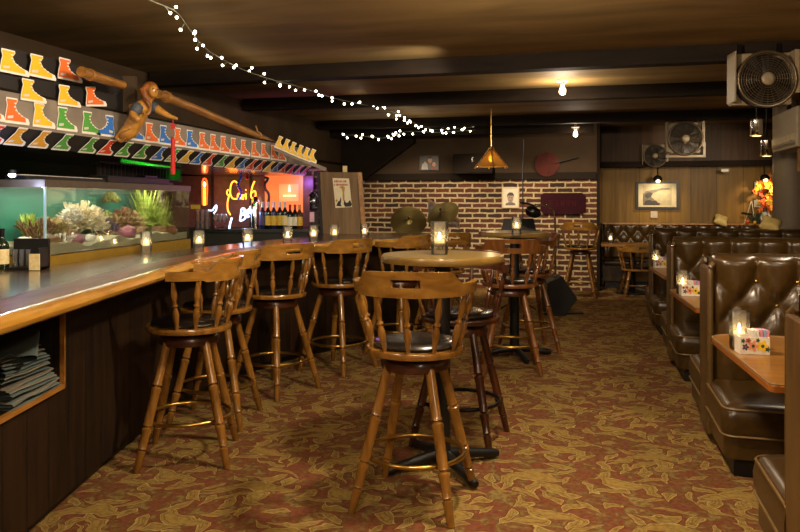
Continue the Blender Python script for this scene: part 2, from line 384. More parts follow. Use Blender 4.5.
# ================================================================ BAR STOOLS
def make_stool(chair=False):
    t = thing('captains_chair' if chair else 'bar_stool', 'x', 'chair' if chair else 'stool')
    MM = Matrix.Translation((0,0,-.33 if chair else 0))
    # front is +y; the rail curves round the back at -y
    s = MB(MM); s.lathe([(.205,.700),(.228,.706),(.234,.720),(.228,.734),(.19,.738)], n=30)
    s.build('seat', M['stool'], t, smooth=50)
    s = MB(MM); s.lathe([(.198,.737),(.205,.748),(.195,.762),(.13,.770),(.0,.772)], n=28); s.build('seat_pad', M['vinyl'], t, smooth=60)
    prof = [(.017,0),(.019,.06),(.021,.13),(.0245,.155),(.0140,.165),(.0245,.176),(.021,.19),(.0235,.29),(.0275,.308),(.0275,.326),(.0155,.338),(.0265,.350),(.0245,.37),(.025,.5),(.0255,.60),(.0285,.615),(.0285,.632),(.0165,.645),(.0275,.658),(.0235,.68),(.0225,.9),(.021,1)]
    if not chair:
        s = MB(); s.lathe([(.115,.682),(.115,.701)], n=20); s.build('swivel', M['blackmetal'], t)
        s = MB(); s.lathe([(.150,.628),(.162,.634),(.165,.668),(.155,.683),(.10,.684)], n=20); s.build('leg_block', M['dkstool'], t, smooth=50)
        for sx in (-1,1):
            for sy in (-1,1):
                s = MB(); s.lathe(prof, (sx*.232,sy*.232,0), (sx*.098,sy*.098,.66), n=12); s.build('leg', M['stool'], t, smooth=50)
        s = MB(); s.torus((0,0,.235),   .230, .0115, 40, 8); s.build('foot_ring', M['brass'], t, smooth=80)
    else:
        for sx in (-1,1):
            for sy in (-1,1):
                s = MB(); s.lathe(prof, (sx*.21,sy*.21,0), (sx*.14,sy*.14,.372), n=10); s.build('leg', M['stool'], t, smooth=50)
            s = MB(); s.lathe([(.009,0),(.015,.5),(.009,1)], (sx*.183,-.183,.14),(sx*.183,.183,.14), n=8); s.build('stretcher', M['stool'], t)
        s = MB(); s.lathe([(.009,0),(.015,.5),(.009,1)], (-.183,0,.14),(.183,0,.14), n=8); s.build('stretcher', M['stool'], t)
    # back rail: tall in the middle, stepping down to the arms
    Rr, n = .272, 60
    s = MB(MM); rings = []
    a0 = math.radians(100)
    for i in range(n+1):
        a = -a0+2*a0*i/n; d = abs(math.degrees(a))
        if d < 40: zt = 1.106 - .004*(d/40)**2
        elif d < 58:
            k = (d-40)/18; k = k*k*(3-2*k); zt = 1.102*(1-k)+1.046*k
        else: zt = 1.046
        zb = .990 + (.008 if d > 60 else 0)
        th = .021 if d < 50 else .021+.012*min(1,(d-50)/35)
        if d > 92: th *= .8
        lean = -.018
        sn, cs = math.sin(a), -math.cos(a)
        ring = []
        for (rr, z) in ((Rr-th/2, zb),(Rr+th/2, zb),(Rr+th/2+.010*(zt-zb)/.1, zt),(Rr-th/2+.010*(zt-zb)/.1, zt)):
            ring.append((rr*sn, rr*cs-.0, z))
        rings.append(ring)
    # leave the hand slot open between +-13 degrees
    slot = math.radians(14)
    def lerp(A,B,k): return tuple(A[j]+(B[j]-A[j])*k for j in range(3))
    V = []
    for i, r in enumerate(rings):
        b0,b1,t1,t0 = r
        V.append([s.v(x) for x in (b0,b1,lerp(b1,t1,.38),lerp(b1,t1,.70),t1,t0,lerp(b0,t0,.70),lerp(b0,t0,.38))])
    for i in range(n):
        a = -a0+2*a0*(i+.5)/n; hole = abs(a) < slot
        A_, B_ = V[i], V[i+1]
        for k in range(8):
            if hole and k in (2,6): continue
            s.f([A_[k],A_[(k+1)%8],B_[(k+1)%8],B_[k]])
        if hole:
            s.f([A_[2],A_[7],B_[7],B_[2]]); s.f([A_[3],B_[3],B_[6],A_[6]])
    idx = [i for i in range(n+1) if abs(-a0+2*a0*i/n) < slot+1e-6]
    i0 = min(i for i in range(n) if abs(-a0+2*a0*(i+.5)/n) < slot); i1 = max(i for i in range(n) if abs(-a0+2*a0*(i+.5)/n) < slot)+1
    for i in (i0,i1): s.f([V[i][2],V[i][3],V[i][6],V[i][7]])
    s.f(V[0]); s.f(V[-1])
    s.build('back_rail', M['rail'], t, smooth=35)
    sp = [(.0095,0),(.0105,.06),(.0145,.20),(.019,.30),(.0155,.40),(.0085,.47),(.0165,.495),(.0165,.52),(.0085,.55),(.0125,.62),(.0170,.72),(.0155,.80),(.0115,.9),(.0095,1)]
    for dg in (-93,-66,-33,0,33,66,93):
        a = math.radians(dg); sn, cs = math.sin(a), -math.cos(a)
        s = MB(MM); s.lathe(sp, (.205*sn,.205*cs,.733),(.268*sn,.268*cs,.994), n=10); s.build('spindle', M['stool'], t, smooth=60)
    return t
ST = make_stool(); used = []
def stool(x, y, face, label, group, legs=None):          # face: direction the sitter looks, degrees from +x
    rz = math.radians(face-90)
    if not used:
        used.append(1); o = ST; o.location = (x,y,0); o.rotation_euler = (0,0,rz); o['label'] = label; o['group'] = group
    else: o = dup(ST, (x,y,0), rz, label, group)
    for ch in o.children:                      # the seat swivels on its legs
        if ch.name.split('.')[0] in ('leg','foot_ring','leg_block'): ch.rotation_euler = (0,0,math.radians(legs)-rz if legs is not None else 0)
    return o
G1, G2 = 'stools along the bar', 'stools at the round pub tables'
stool(.072,3.50, 80, 'honey wood bar stool in the foreground, back to us, at the near round table', G2, -18)
stool(.36,4.40, 250, 'dark-lit bar stool tucked behind the near round table, its seat facing us', G2)
stool(-1.17,4.11, 181, 'honey wood bar stool nearest us along the bar, facing the counter', G1, 7)
stool(-1.19,4.78, 172, 'second bar stool from the near end of the bar, back rail by the first one', G1, -4)
stool(-.93,5.52, 128, 'third bar stool along the bar, where the counter starts to bend', G1, 57)
stool(-.52,6.22, 133, 'fourth bar stool along the bar, in front of the poster board', G1, 58)
stool(.0,6.85, 138, 'bar stool at the far bar bend, its rail just left of the tall glass', G1)
stool(.42,7.35, 112, 'farthest stool along the bar, its rail right behind the tall glass', G1)
stool(.92,6.18, 86, 'bar stool at the far round table with its back to us', G2)
stool(1.22,7.02, 186, 'bar stool right of the far round table, turned to the left', G2)
o = stool(2.62,10.75, 70, 'bar stool standing alone against the right end of the brick wall', None)
if 'group' in o: del o['group']

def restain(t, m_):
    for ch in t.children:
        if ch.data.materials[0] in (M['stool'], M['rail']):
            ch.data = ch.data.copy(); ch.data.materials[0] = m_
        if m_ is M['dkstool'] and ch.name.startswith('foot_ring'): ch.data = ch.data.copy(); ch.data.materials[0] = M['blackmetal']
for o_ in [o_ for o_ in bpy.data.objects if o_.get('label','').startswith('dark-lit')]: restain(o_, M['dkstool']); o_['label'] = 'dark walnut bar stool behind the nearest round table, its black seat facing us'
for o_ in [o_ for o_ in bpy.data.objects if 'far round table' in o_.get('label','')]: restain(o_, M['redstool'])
# ================================================================ PUB TABLES
def make_pub():
    t = thing('pub_table', 'x', 'table')
    s = MB(); s.lathe([(.300,1.092),(.322,1.094),(.327,1.11),(.322,1.128),(.314,1.131)], n=48); s.build('table_edge', M['ptopedge'], t, smooth=50)
    s = MB(); s.lathe([(.316,1.100),(.316,1.1325)], n=48); s.build('tabletop', M['ptop'], t, smooth=30)
    s = MB(); s.cyl((0,0,.06),(0,0,1.085),.043,n=20); s.build('pedestal', M['black'], t)
    s = MB(); s.box((0,0,1.083),(.30,.30,.016)); s.build('top_plate', M['black'], t)
    for k in range(4):
        a = k*PI/2; d = Vector((math.cos(a),math.sin(a),0)); n_ = Vector((-d.y,d.x,0)); s = MB()
        s.tube([d*.02+Vector((0,0,.075)), d*.10+Vector((0,0,.066)), d*.24+Vector((0,0,.045)), d*.315+Vector((0,0,.032)), d*.345+Vector((0,0,.028))],[.034,.030,.025,.026,.018],10); s.build('foot', M['black'], t, smooth=60)
    return t
PT = make_pub(); PT.location = (.225,3.93,0); PT.rotation_euler = (0,0,math.radians(25))
tag(PT,'round pub table with tan top nearest us, holding the tall glass')
dup(PT,(1.04,6.72,0),math.radians(10),'round pub table with tan top farther back, before the brick wall')
for o in bpy.data.objects:
    if o.name.startswith('pub_table'): o['group'] = 'round pub tables'
# ================================================================ THE BAR
def resample(pts, n):
    pts = [Vector(p) for p in pts]; d = [0]
    for a, b in zip(pts, pts[1:]): d.append(d[-1]+(b-a).length)
    out = []; j = 0
    for i in range(n+1):
        t = d[-1]*i/n
        while j < len(d)-2 and d[j+1] < t: j += 1
        k = 0 if d[j+1] == d[j] else (t-d[j])/(d[j+1]-d[j])
        out.append(pts[j].lerp(pts[j+1], k))
    return out
def offset(pts, o):
    out = []
    for i, p in enumerate(pts):
        t = (pts[min(i+1,len(pts)-1)]-pts[max(i-1,0)]).normalized()
        out.append(p + Vector((-t.y, t.x, 0))*o)
    return out
NB = 72
front = resample(smooth_path([(-1.27,.9,0),(-1.27,2.4,0),(-1.265,4.1,0),(-1.22,4.9,0),(-1.04,5.7,0),(-.68,6.42,0),(-.15,7.05,0),(.42,7.62,0)],8), NB)
inner = resample(smooth_path([(-2.5,.9,0),(-2.47,2.4,0),(-2.4,3.7,0),(-2.09,4.40,0),(-1.93,5.3,0),(-1.62,6.2,0),(-1.36,7.05,0),(-1.10,7.75,0),(-.90,8.45,0),(-.1,8.75,0),(.36,8.85,0)],6), NB)
bar = thing('bar_counter','long dark wooden bar counter with a honey wood edge, bending right at its far end','counter',(-1.6,4.0,0))
o0 = Vector((-1.6,4.0,0))
BT = 1.03
s = MB()
cols = []
lip = offset(front, .285)
for i in range(NB+1):
    f_, l_, n_ = front[i]-o0, lip[i]-o0, inner[i]-o0
    cols.append([s.v((p.x,p.y,z)) for p,z in ((l_,BT-.002),(n_,BT-.002),(n_,BT-.06),(l_,BT-.06))])
s.skin(cols); s.build('countertop', M['counter'], bar, smooth=30)
s = MB(); cols = []
sec = [(.062,-.004),(.060,.012),(.050,.013),(.035,.011),(.018,.006),(.0,-.006),(-.010,-.018),(-.007,-.032),(.004,-.042),(.03,-.046),(.062,-.046)]
offs = [offset(front, d) for d,_ in sec]
for i in range(NB+1): cols.append([s.v((offs[k][i].x-o0.x, offs[k][i].y-o0.y, BT+sec[k][1])) for k in range(len(sec))])
s.skin(cols); s.build('edge_moulding', M['counteredge'], bar, smooth=50)
s = MB(); cols = []; sec = [(.062,-.046),(.062,.011),(.12,.012),(.22,.012),(.275,.009),(.288,-.003),(.288,-.046)]; offs = [offset(front, d) for d,_ in sec]
for i in range(NB+1): cols.append([s.v((offs[k][i].x-o0.x + (.012*math.sin(i*2.3)+.008*math.sin(i*5.1) if k in (4,5) else 0), offs[k][i].y-o0.y, BT+sec[k][1])) for k in range(len(sec))])
s.skin(cols); s.build('edge_border', M['counterborder'], bar, smooth=50)
pf = offset(front, .27)
NZ0, NZ1, NY0, NY1 = .585, .94, 1.75, 3.345
def strip(pts, z0, z1, th=.03):
    s = MB(); ins = offset(pts, th); c = []
    for a, b in zip(pts, ins): c.append([s.v((p.x-o0.x,p.y-o0.y,z)) for p,z in ((a,z0),(b,z0),(b,z1),(a,z1))])
    return s.skin(c)
sA = [p for p in pf if p.y < NY1]; last = Vector((-1.54,NY1,0)); sA = sA+[last]; sB = [last]+[p for p in pf if p.y > NY1]
strip(sA,.06,NZ0).build('front_panel', M['barfront'], bar, smooth=30)
strip(sB,.06,.982).build('front_panel', M['barfront'], bar, smooth=30)
strip(offset(pf,.05),0,.07).build('plinth', M['black'], bar, smooth=30)
# open shelf under the counter and its light wooden trim
s = MB(); ym = (NY0+NY1)/2-4.0; L = NY1-NY0
s.box((-.24,ym,NZ0-.012),(.56,L,.024)); s.box((-.52,ym,.765),(.02,L,.36)); s.box((-.24,NY1-4.0+.012,.765),(.56,.024,.38)); s.box((-.24,NY0-4.0-.012,.765),(.56,.024,.38))
s.build('under_shelf', M['darkboard'], bar, smooth=0)
s = MB(); x = .075; s.box((x,ym,NZ0-.005),(.022,L,.020)); s.build('shelf_trim', M['trimwood'], bar, smooth=0)
s = MB(); s.box((x,NY1-4.0,.77),(.022,.010,.39)); s.build('shelf_trim', M['trimwood'], bar, smooth=0)

# folded napkins on the shelf
def napkin(w, d, h, seed):
    rr = random.Random(seed); s = MB(); ph = rr.random()*6; am = .002+rr.random()*.003
    def fn(u, v_):
        a = 2*PI*u; cx = math.copysign(abs(math.cos(a))**.35, math.cos(a)); cz = math.copysign(abs(math.sin(a))**.7, math.sin(a))
        return (cx*d/2, (v_-.5)*w, h/2+cz*h/2+am*math.sin(v_*7+ph)*(.5+cx*.5)+.010*max(0,cx)*math.sin(v_*3+ph*.7))
    s.grid(fn, 20, 10, True); return s
ncol = ['#57645f','#5f6660','#6c675b','#4e5e5d','#706a5c','#586860','#6a6458','#485858','#766e5c','#55635e','#4c5a5a']
nm = [plain('napkin_cloth_%d'%i, c, .9, var=.1, bump=.1) for i, c in enumerate(ncol)]
nz = NZ0+.002
ORDN = ['first','second','third','fourth','fifth','sixth','seventh','eighth','ninth','tenth','eleventh','twelfth','thirteenth','fourteenth','fifteenth','sixteenth']
rn = random.Random(3)
order_unused = ['lowest','second lowest','third lowest','fourth lowest','fifth lowest','middle','fifth from the top','fourth from the top','third from the top','second from the top','topmost loosely folded']
names_col = ['slate','grey green','taupe','dark teal grey','warm grey','sage grey','taupe grey','charcoal green','beige grey','slate green','charcoal green']
for i in range(16):
    h = .0125 + .003*rn.random(); w = .40-.004*i+.02*rn.random()
    o = napkin(w, .30, h, i).build('folded_napkin', nm[i % 11], None, smooth=60)
    o.location = (-1.665-.012*i*.3+.02*(rn.random()-.5), 3.105-.003*i+.02*(rn.random()-.5), nz); o.rotation_euler = (0, -.02*i*.2, .05*(rn.random()-.5))
    tag(o, '%s folded napkin, %s from the bottom of the pile under the bar' % (names_col[i % 11], ORDN[i]), 'napkin', 'folded napkins under the bar')
    nz += h*.93
o = napkin(.30,.24,.03,77).build('crumpled_napkin', nm[0], None, smooth=60); o.location = (-1.64,3.09,nz-.004); o.rotation_euler = (0.20,-.10,.4)
tag(o,'grey green napkin with a raised corner, lying loosely on top of the pile','napkin')
s = MB()
for k in range(3): s.box((0,0,.012+k*.006),(.30,1.05,.005))
o = s.build('menu_stack', M['white'], None, smooth=0)
bpy.data.objects.remove(o)
for k,(nmz,lab) in enumerate((('white','white flat menu card lying lowest on the shelf under the bar'),('grey','grey flat menu card lying on the white one under the napkins'))):
    pass
s = MB(); s.cyl((0,0,0),(0,0,.17),.055,n=20); o = s.build('paper_cup', M['white'], None); o.location = (-1.64,2.695,NZ0+.002)
tag(o,'white paper cup stack at the left edge of the shelf under the bar','cup')

# ================================================================ AQUARIUM
TX, TY = -2.12, 4.42
td = Vector((.13,.9915,0)); tn = Vector((-.9915,.13,0)); TL, TD = 2.10, .42
trz = math.atan2(td.y, td.x)
Z0, Z1 = 1.085, 1.50
tank = thing('aquarium','long glass aquarium with a teal back full of corals, standing behind the bar','aquarium',(TX,TY,0),trz)
# local axes: x along the front, y to the back
s = MB(); s.box((TL/2,TD/2,.49),(TL,TD,.98)); s.build('cabinet', M['darkboard'], tank, smooth=0)
s = MB(); s.box((TL/2,TD/2,1.03),(TL+.01,TD+.01,.10)); s.build('base_frame', plain('ochre_base','#8a6c1c',.4), tank, smooth=0)
s = MB(); s.box((TL/2,TD-.006,(Z0+Z1)/2),(TL,.008,Z1-Z0)); s.build('back_pane', plain('teal_backing','#1d5f4c',.5,var=.15,scale=3), tank, smooth=0)
def pane(c, d): 
    s = MB(); s.box(c, d); s.build('glass_pane', M['tankglass'], tank, smooth=0)
pane((TL/2,.004,(Z0+Z1)/2),(TL,.008,Z1-Z0)); pane((.004,TD/2,(Z0+Z1)/2),(.008,TD-.02,Z1-Z0)); pane((TL-.004,TD/2,(Z0+Z1)/2),(.008,TD-.02,Z1-Z0))
fm = plain('bronze_frame','#5d5244',.4,.4)
s = MB()
for c,d in (((TL/2,.006,Z1+.02),(TL+.02,.022,.045)),((TL/2,TD-.006,Z1+.02),(TL+.02,.022,.045)),((0,TD/2,Z1+.02),(.022,TD,.045)),((TL,TD/2,Z1+.02),(.022,TD,.045))): s.box(c,d)
s.build('top_frame', fm, tank, smooth=0)
s = MB(); s.box((0,0,(Z0+Z1)/2),(.012,.012,Z1-Z0)); s.build('corner_seal', plain('pale_seal','#9fc0c4',.4), tank, smooth=0)
s = MB(); s.box((TL/2,TD/2,Z1+.05),(TL-.06,.14,.04)); s.build('light_hood', M['black'], tank, smooth=0)
s = MB(); s.cyl((.08,TD/2,Z1+.018),(TL-.08,TD/2,Z1+.018),.012); s.build('lamp_tube', glow('aquarium_tube','#f4f4e0',6), tank)
def T(u, v_, z): return Vector((TX,TY,0))+td*u+tn*v_+Vector((0,0,z))
# sand
s = MB(); rs = random.Random(5)
bed = {}
def sand(u,v_):
    return (.02+u*(TL-.04), .018+v_*(TD-.04), Z0+.055+.02*math.sin(u*19)*math.sin(v_*5+1)+.01*math.sin(u*47+v_*9)+.012*v_)
s.grid(sand, 60, 10)
g = bmesh.ops.extrude_face_region(s.bm, geom=list(s.bm.faces))
for v in [x for x in g['geom'] if isinstance(x, bmesh.types.BMVert)]: v.co.z = Z0+.002
o = s.build('aquarium_gravel', plain('pale_gravel','#8e8768',.9,var=.35,scale=160,bump=.4), None, smooth=60); o.location=(TX,TY,0); o.rotation_euler=(0,0,trz)
tag(o,'pale gravel bed on the floor of the aquarium','gravel',kind='stuff')
# corals
def coral_branch(seed, h, spread, nb=9, r0=.014, twig=True):
    rr = random.Random(seed); s = MB()
    def grow(p, d, L, r, lev):
        q = p + d*L*.5 + Vector((rr.uniform(-.1,.1),rr.uniform(-.1,.1),0))*L; e = p+d*L
        s.tube([p,q,e],[r,r*.85,r*.6],6)
        if lev > 0:
            for k in range(3 if lev > 1 else 2+(rr.random()>.4)):
                nd = (d + Vector((rr.uniform(-.8,.8),rr.uniform(-.8,.8),rr.uniform(-.1,.5)))*.8).normalized()
                grow(p.lerp(e, rr.uniform(.5,1)), nd, L*.66, r*.66, lev-1)
    for k in range(nb):
        a = 2*PI*k/nb+rr.random(); d = Vector((math.cos(a)*spread,math.sin(a)*spread,1)).normalized()
        grow(Vector((math.cos(a)*.02,math.sin(a)*.02,0)), d, h*.48, r0, 2)
    return s
def bush(seed, h, n=90, r0=.0075):
    rr = random.Random(seed); s = MB()
    for k in range(n):
        th = math.acos(1-1.25*(k+.5)/n); a = k*2.39996+rr.uniform(-.3,.3); d = Vector((math.sin(th)*math.cos(a)*.72,math.sin(th)*math.sin(a)*.72,math.cos(th)*.8+.12))
        L_ = h*rr.uniform(.72,1.0); c0 = Vector((0,0,h*.28)); e = c0+d*L_*.72
        s.tube([c0+d*L_*.15, c0+d*L_*.5+Vector((rr.uniform(-.01,.01),rr.uniform(-.01,.01),0)), e],[r0*.8,r0*1.1,r0*.55],5)
        for q in range(2):
            nd = (d+Vector((rr.uniform(-.7,.7),rr.uniform(-.7,.7),rr.uniform(-.4,.6)))).normalized(); b0_ = c0+d*L_*.5
            s.tube([b0_, b0_+nd*L_*.22],[r0*.8,r0*.4],5)
    return s
def lump(seed, r, flat=.75, bumps=9, amp=.22):
    rr = random.Random(seed); s = MB(); ph = [(Vector((rr.gauss(0,1),rr.gauss(0,1),rr.gauss(0,1))).normalized()) for _ in range(bumps)]
    def fn(u,v_):
        th = PI*min(max(v_,.002),.998); d = Vector((math.sin(th)*math.cos(2*PI*u),math.sin(th)*math.sin(2*PI*u),-math.cos(th)))
        k = 1+amp*max((d.dot(q))**7 if d.dot(q)>0 else 0 for q in ph)*1.5+amp*.3*math.sin(9*d.x+seed)*math.sin(8*d.y)*math.sin(7*d.z+1)
        return (d.x*r*k, d.y*r*k, (d.z+.55)*r*flat*k)
    s.grid(fn, 28, 16, True); return s
def blades(seed, n, h, spread, w=.012):
    rr = random.Random(seed); s = MB()
    for k in range(n):
        a = rr.random()*2*PI; hh = h*rr.uniform(.45,1); b = Vector((math.cos(a),math.sin(a),0))*rr.random()*spread*.3; tip = b+Vector((math.cos(a),math.sin(a),0))*spread*rr.uniform(.2,1)+Vector((0,0,hh))
        mid = b.lerp(tip,.5)+Vector((0,0,hh*.12)); sd = Vector((-math.sin(a),math.cos(a),0))*w
        pts = [b,b.lerp(mid,.6),mid,mid.lerp(tip,.6),tip]; wd = [.5,1,1,.7,.1]
        lo = [[s.v(p-sd*q), s.v(p+Vector((0,0,.001))), s.v(p+sd*q), s.v(p+Vector((math.cos(a),math.sin(a),0))*.004)] for p,q in zip(pts,wd)]
        s.skin(lo)
    return s
def rock(seed, r, flat=.6): return lump(seed, r, flat, 6, .35)
cm = {k: plain('coral_'+k, c, .8, var=.3, scale=40, bump=.3) for k,c in dict(cream='#bcae8c',white='#c8c2b0',tan='#94804e',purple='#4a3450',mauve='#7c4450',brown='#6a4a2a',green='#5c8028',lime='#86983a',olive='#6c6c34',rust='#7a4a2c',gold='#c8a030').items()}
def tpx(px, v_):                    # place along the tank from a sight line
    k = (px-400)/F
    return (k*(TY+.13*v_)-TX+.9915*v_)/(.13-k*.9915)
items = [  # kind, px, v, py of the foot, size, material, name, label
 ('lump',24,.22,236,.050,'white','coral_rock','white rock mound behind the near end glass of the aquarium'),
 ('lump',34,.26,236,.045,'cream','coral_rock','cream rock close to the near corner of the aquarium'),
 ('blade',29,.32,232,.20,'lime','aquarium_plant','lime green plant rising by the near end of the aquarium'),
 ('branch',37,.24,228,.17,'brown','tube_coral','thin brown coral standing in the near corner of the aquarium'),
 ('lump',53,.10,240,.045,'brown','coral_rock','brown rock low in the near front corner of the aquarium'),
 ('bush',54,.24,236,.20,'tan','branch_coral','tan branching coral left of the round white coral'),
 ('branch',62,.08,240,.09,'white','driftwood_coral','small white antler coral lying low at the front of the tank'),
 ('bush',72,.14,226,.15,'white','round_coral','big round white coral in the near half of the aquarium'),
 ('lump',71,.20,238,.060,'brown','coral_rock','brown rock under the round white coral'),
 ('bush',79,.28,232,.32,'cream','branch_coral','tall cream branching coral behind the round white coral'),
 ('bush',91,.22,234,.26,'cream','branch_coral','cream bushy coral right of the round white coral'),
 ('lump',76,.09,239,.050,'mauve','coral_rock','mauve rock below the round white coral'),
 ('lump',90,.10,240,.034,'white','coral_rock','small white rock on the gravel in the front middle of the tank'),
 ('bush',100,.30,236,.24,'olive','branch_coral','olive branching coral behind the purple coral'),
 ('bush',107,.15,236,.17,'purple','round_coral','dark purple round coral in the middle of the aquarium'),
 ('lump',107,.14,240,.060,'brown','coral_rock','brown rock under the dark purple coral'),
 ('bush',111,.33,206,.13,'olive','round_coral','olive round coral high at the back of the aquarium'),
 ('branch',112,.33,234,.20,'tan','branch_coral','tan coral stem under the high olive coral'),
 ('bush',124,.26,234,.25,'brown','branch_coral','brown bushy coral right of the purple one'),
 ('bush',132,.22,236,.22,'tan','branch_coral','tan bushy coral left of the tallest green plant'),
 ('lump',127,.12,240,.062,'mauve','coral_rock','dark mauve rock in the middle front of the tank'),
 ('lump',138,.14,240,.055,'brown','coral_rock','brown rock left of the tall plant foot'),
 ('blade',146,.26,236,.40,'lime','aquarium_plant','tallest bright green plant right of the aquarium middle'),
 ('bush',153,.18,236,.26,'lime','branch_coral','yellow green branching coral beside the tallest green plant'),
 ('blade',161,.16,236,.24,'lime','aquarium_plant','low green plant right of the yellow green coral'),
 ('lump',160,.10,238,.060,'brown','coral_rock','brown rock at the far front of the tank'),
 ('blade',168,.22,236,.32,'olive','aquarium_plant','olive feathery plant towards the far end of the aquarium'),
 ('lump',170,.10,238,.050,'rust','coral_rock','rust coloured rock near the far front of the tank'),
 ('bush',176,.24,236,.26,'olive','branch_coral','olive branching coral at the far end of the aquarium'),
 ('lump',181,.12,237,.034,'tan','coral_rock','small tan rock in the far corner of the aquarium'),
]
for i,(k,px,v_,py,sz,c,nme,lab) in enumerate(items):
    if k == 'lump': s = lump(i+2, sz, .75, 9, .2)
    elif k == 'brain': s = lump(i+2, sz, .95, 70, .16)
    elif k == 'bush': s = bush(i+2, sz)
    elif k == 'branch': s = coral_branch(i+2, sz*1.2, .6 if sz > .15 else 1.4, 10, .013 if sz>.15 else .008)
    else: s = blades(i+2, 80 if c=='lime' else 60, sz, sz*.34, .010)
    u = min(max(tpx(px, v_), .09), TL-.09)
    o = s.build(nme, cm[c], None, smooth=70); p = T(u, v_, 0)
    zz = max(H0-(py-200)/F*p.y, Z0+.06); p.z = zz if (k == 'bush' and px in (72,111)) else Z0+.055
    if 'under the' in lab or k == 'lump': p.z = Z0+.05
    o.location = p; tag(o, lab, 'coral' if 'coral' in nme and 'rock' not in nme else ('plant' if 'plant' in nme else 'rock'), 'corals and plants in the aquarium')

# ================================================================ CANOPY OVER THE BAR
C0 = Vector((-2.27,4.2,0)); CD = Vector((1.28,4.1,0)); cdir = CD.normalized(); cnl = Vector((-cdir.y,cdir.x,0))   # cnl points to the back
def C(t, z, back=0.0): return C0+CD*t+Vector((0,0,z))+cnl*back
def z4b(t): return 1.755-.055*t
def z43(t): return 1.846-.055*t
def z3t(t): return 2.045-.065*t
can = thing('bar_canopy','dark boarded canopy over the bar, hung with paper boots','canopy',(0,0,0))
def slab(name, mat, t0, t1, prof, parent=can):       # prof: list of (z function, back)
    s = MB(); a = [s.v(C(t0, z(t0), b)) for z,b in prof]; b_ = [s.v(C(t1, z(t1), b)) for z,b in prof]
    s.skin([a,b_]); return s.build(name, mat, parent, smooth=0)
tN, tF = -.42, 1.0
slab('boot_board', M['greyboard'], tN, tF, [(z43,0),(z3t,0),(z3t,.03),(z43,.03)])
slab('lower_board', M['darkboard'], tN, tF, [(z4b,.105),(z43,.0),(z43,.03),(z4b,.13)])
slab('soffit', plain('glossy_dark_soffit','#2a201a',.22,coat=.3), tN, tF, [(z4b,.13),(lambda t: z4b(t)+.02,.13),(lambda t: z4b(t)+.02,1.3),(z4b,1.3)])
slab('canopy_top', M['darkboard'], tN, tF, [(z3t,.03),(lambda t: z3t(t)-.02,.03),(lambda t: z3t(t)-.02,1.1),(z3t,1.1)])
slab('upper_fascia', M['darkboard'], tN, .27, [(z3t,.02),(lambda t: z3t(t)+.26,.02),(lambda t: z3t(t)+.26,.05),(z3t,.05)])
slab('edge_strip', M['beam'], tN, tF, [(z3t,-.008),(lambda t: z3t(t)+.014,-.008),(lambda t: z3t(t)+.014,.04),(z3t,.04)])
s = MB(); c = C(.262,2.165,-.01); s.box(c,(.09,.05,.27)); s.build('upright', M['upper'], can, smooth=0)
slab('end_board', M['darkboard'], .985, 1.0, [(z4b,.13),(lambda t: z3t(t),.03),(lambda t: z3t(t),1.0),(z4b,1.0)])

# paper boots
BO = [(.06,1),(.5,1),(.51,.9),(.42,.72),(.5,.5),(.72,.33),(.95,.25),(1.01,.10),(.99,0),(0,0),(0,.15),(.04,.45),(.085,.7),(.045,.9)]
BC = [(.085,.94),(.48,.94),(.485,.89),(.405,.72),(.485,.48),(.70,.315),(.83,.265),(.85,.10),(.02,.10),(.03,.2),(.065,.45),(.11,.7),(.075,.88)]
xz = Matrix(((1,0,0,0),(0,0,-1,0),(0,1,0,0),(0,0,0,1)))      # polygon x,y -> x,z ; front face at -y
def make_boot():
    t = thing('paper_boot','x','boot cutout')
    cen = lambda poly: [(x-.5,y) for x,y in poly]
    s = MB(xz); s.prism(cen(BO),0,.02); s.build('card_backing', M['b_white'], t, smooth=0)
    s = MB(xz); s.prism(cen(BC),.02,.028); s.build('boot_shape', M['b_yellow'], t, smooth=0)
    for x,y in ((.40,.80),(.395,.66),(.45,.53),(.56,.42),(.68,.335)):
        s = MB(xz); s.prism([(x-.5+.045*math.cos(a*PI/3),y+.032*math.sin(a*PI/3)) for a in range(6)],.02,.034); s.build('lace', M['b_white'], t, smooth=0)
    s = MB(xz); s.prism([(-.40,.17),(-.18,.21),(-.18,.32),(-.40,.28)],.026,.034); s.build('name_patch', M['b_patch'], t, smooth=0)
    return t
boots = {}
b0 = make_boot()
for k in ('yellow','orange','green','blue','red','gold'):
    boots[k] = copy_tree(b0)
    for ch in boots[k].children:
        if ch.name.startswith('boot_shape'):
            ch.data = ch.data.copy(); ch.data.materials[0] = M['b_'+k]
ORD = ['first','second','third','fourth','fifth','sixth','seventh','eighth','ninth','tenth','eleventh','twelfth','thirteenth','fourteenth','fifteenth','sixteenth','seventeenth','eighteenth','nineteenth','twentieth','twenty-first','twenty-second','twenty-third','twenty-fourth','twenty-fifth','twenty-sixth','twenty-seventh']
def tsolve(px):
    k = (px-400)/F; return (k*4.2+2.27)/(1.28-4.1*k)
bused = set()
def place_boot(col, origin, dx, up, w, h, label, group, flip=False, tilt=0.0):
    o = boots[col] if col not in bused else copy_tree(boots[col])
    bused.add(col)
    dx = dx.normalized(); up = up.normalized(); up = (up - dx*up.dot(dx)).normalized(); n = dx.cross(up)   # n = outward? local -y is front
    if tilt: q = Quaternion(n, tilt); dx = q @ dx; up = q @ up
    fx = -1 if flip else 1
    y = up.cross(dx)
    m = Matrix(((dx.x*w*fx, y.x*.14, up.x*h, origin.x),(dx.y*w*fx, y.y*.14, up.y*h, origin.y),(dx.z*w*fx, y.z*.14, up.z*h, origin.z),(0,0,0,1)))
    o.matrix_world = m; o['label'] = label; o['group'] = group
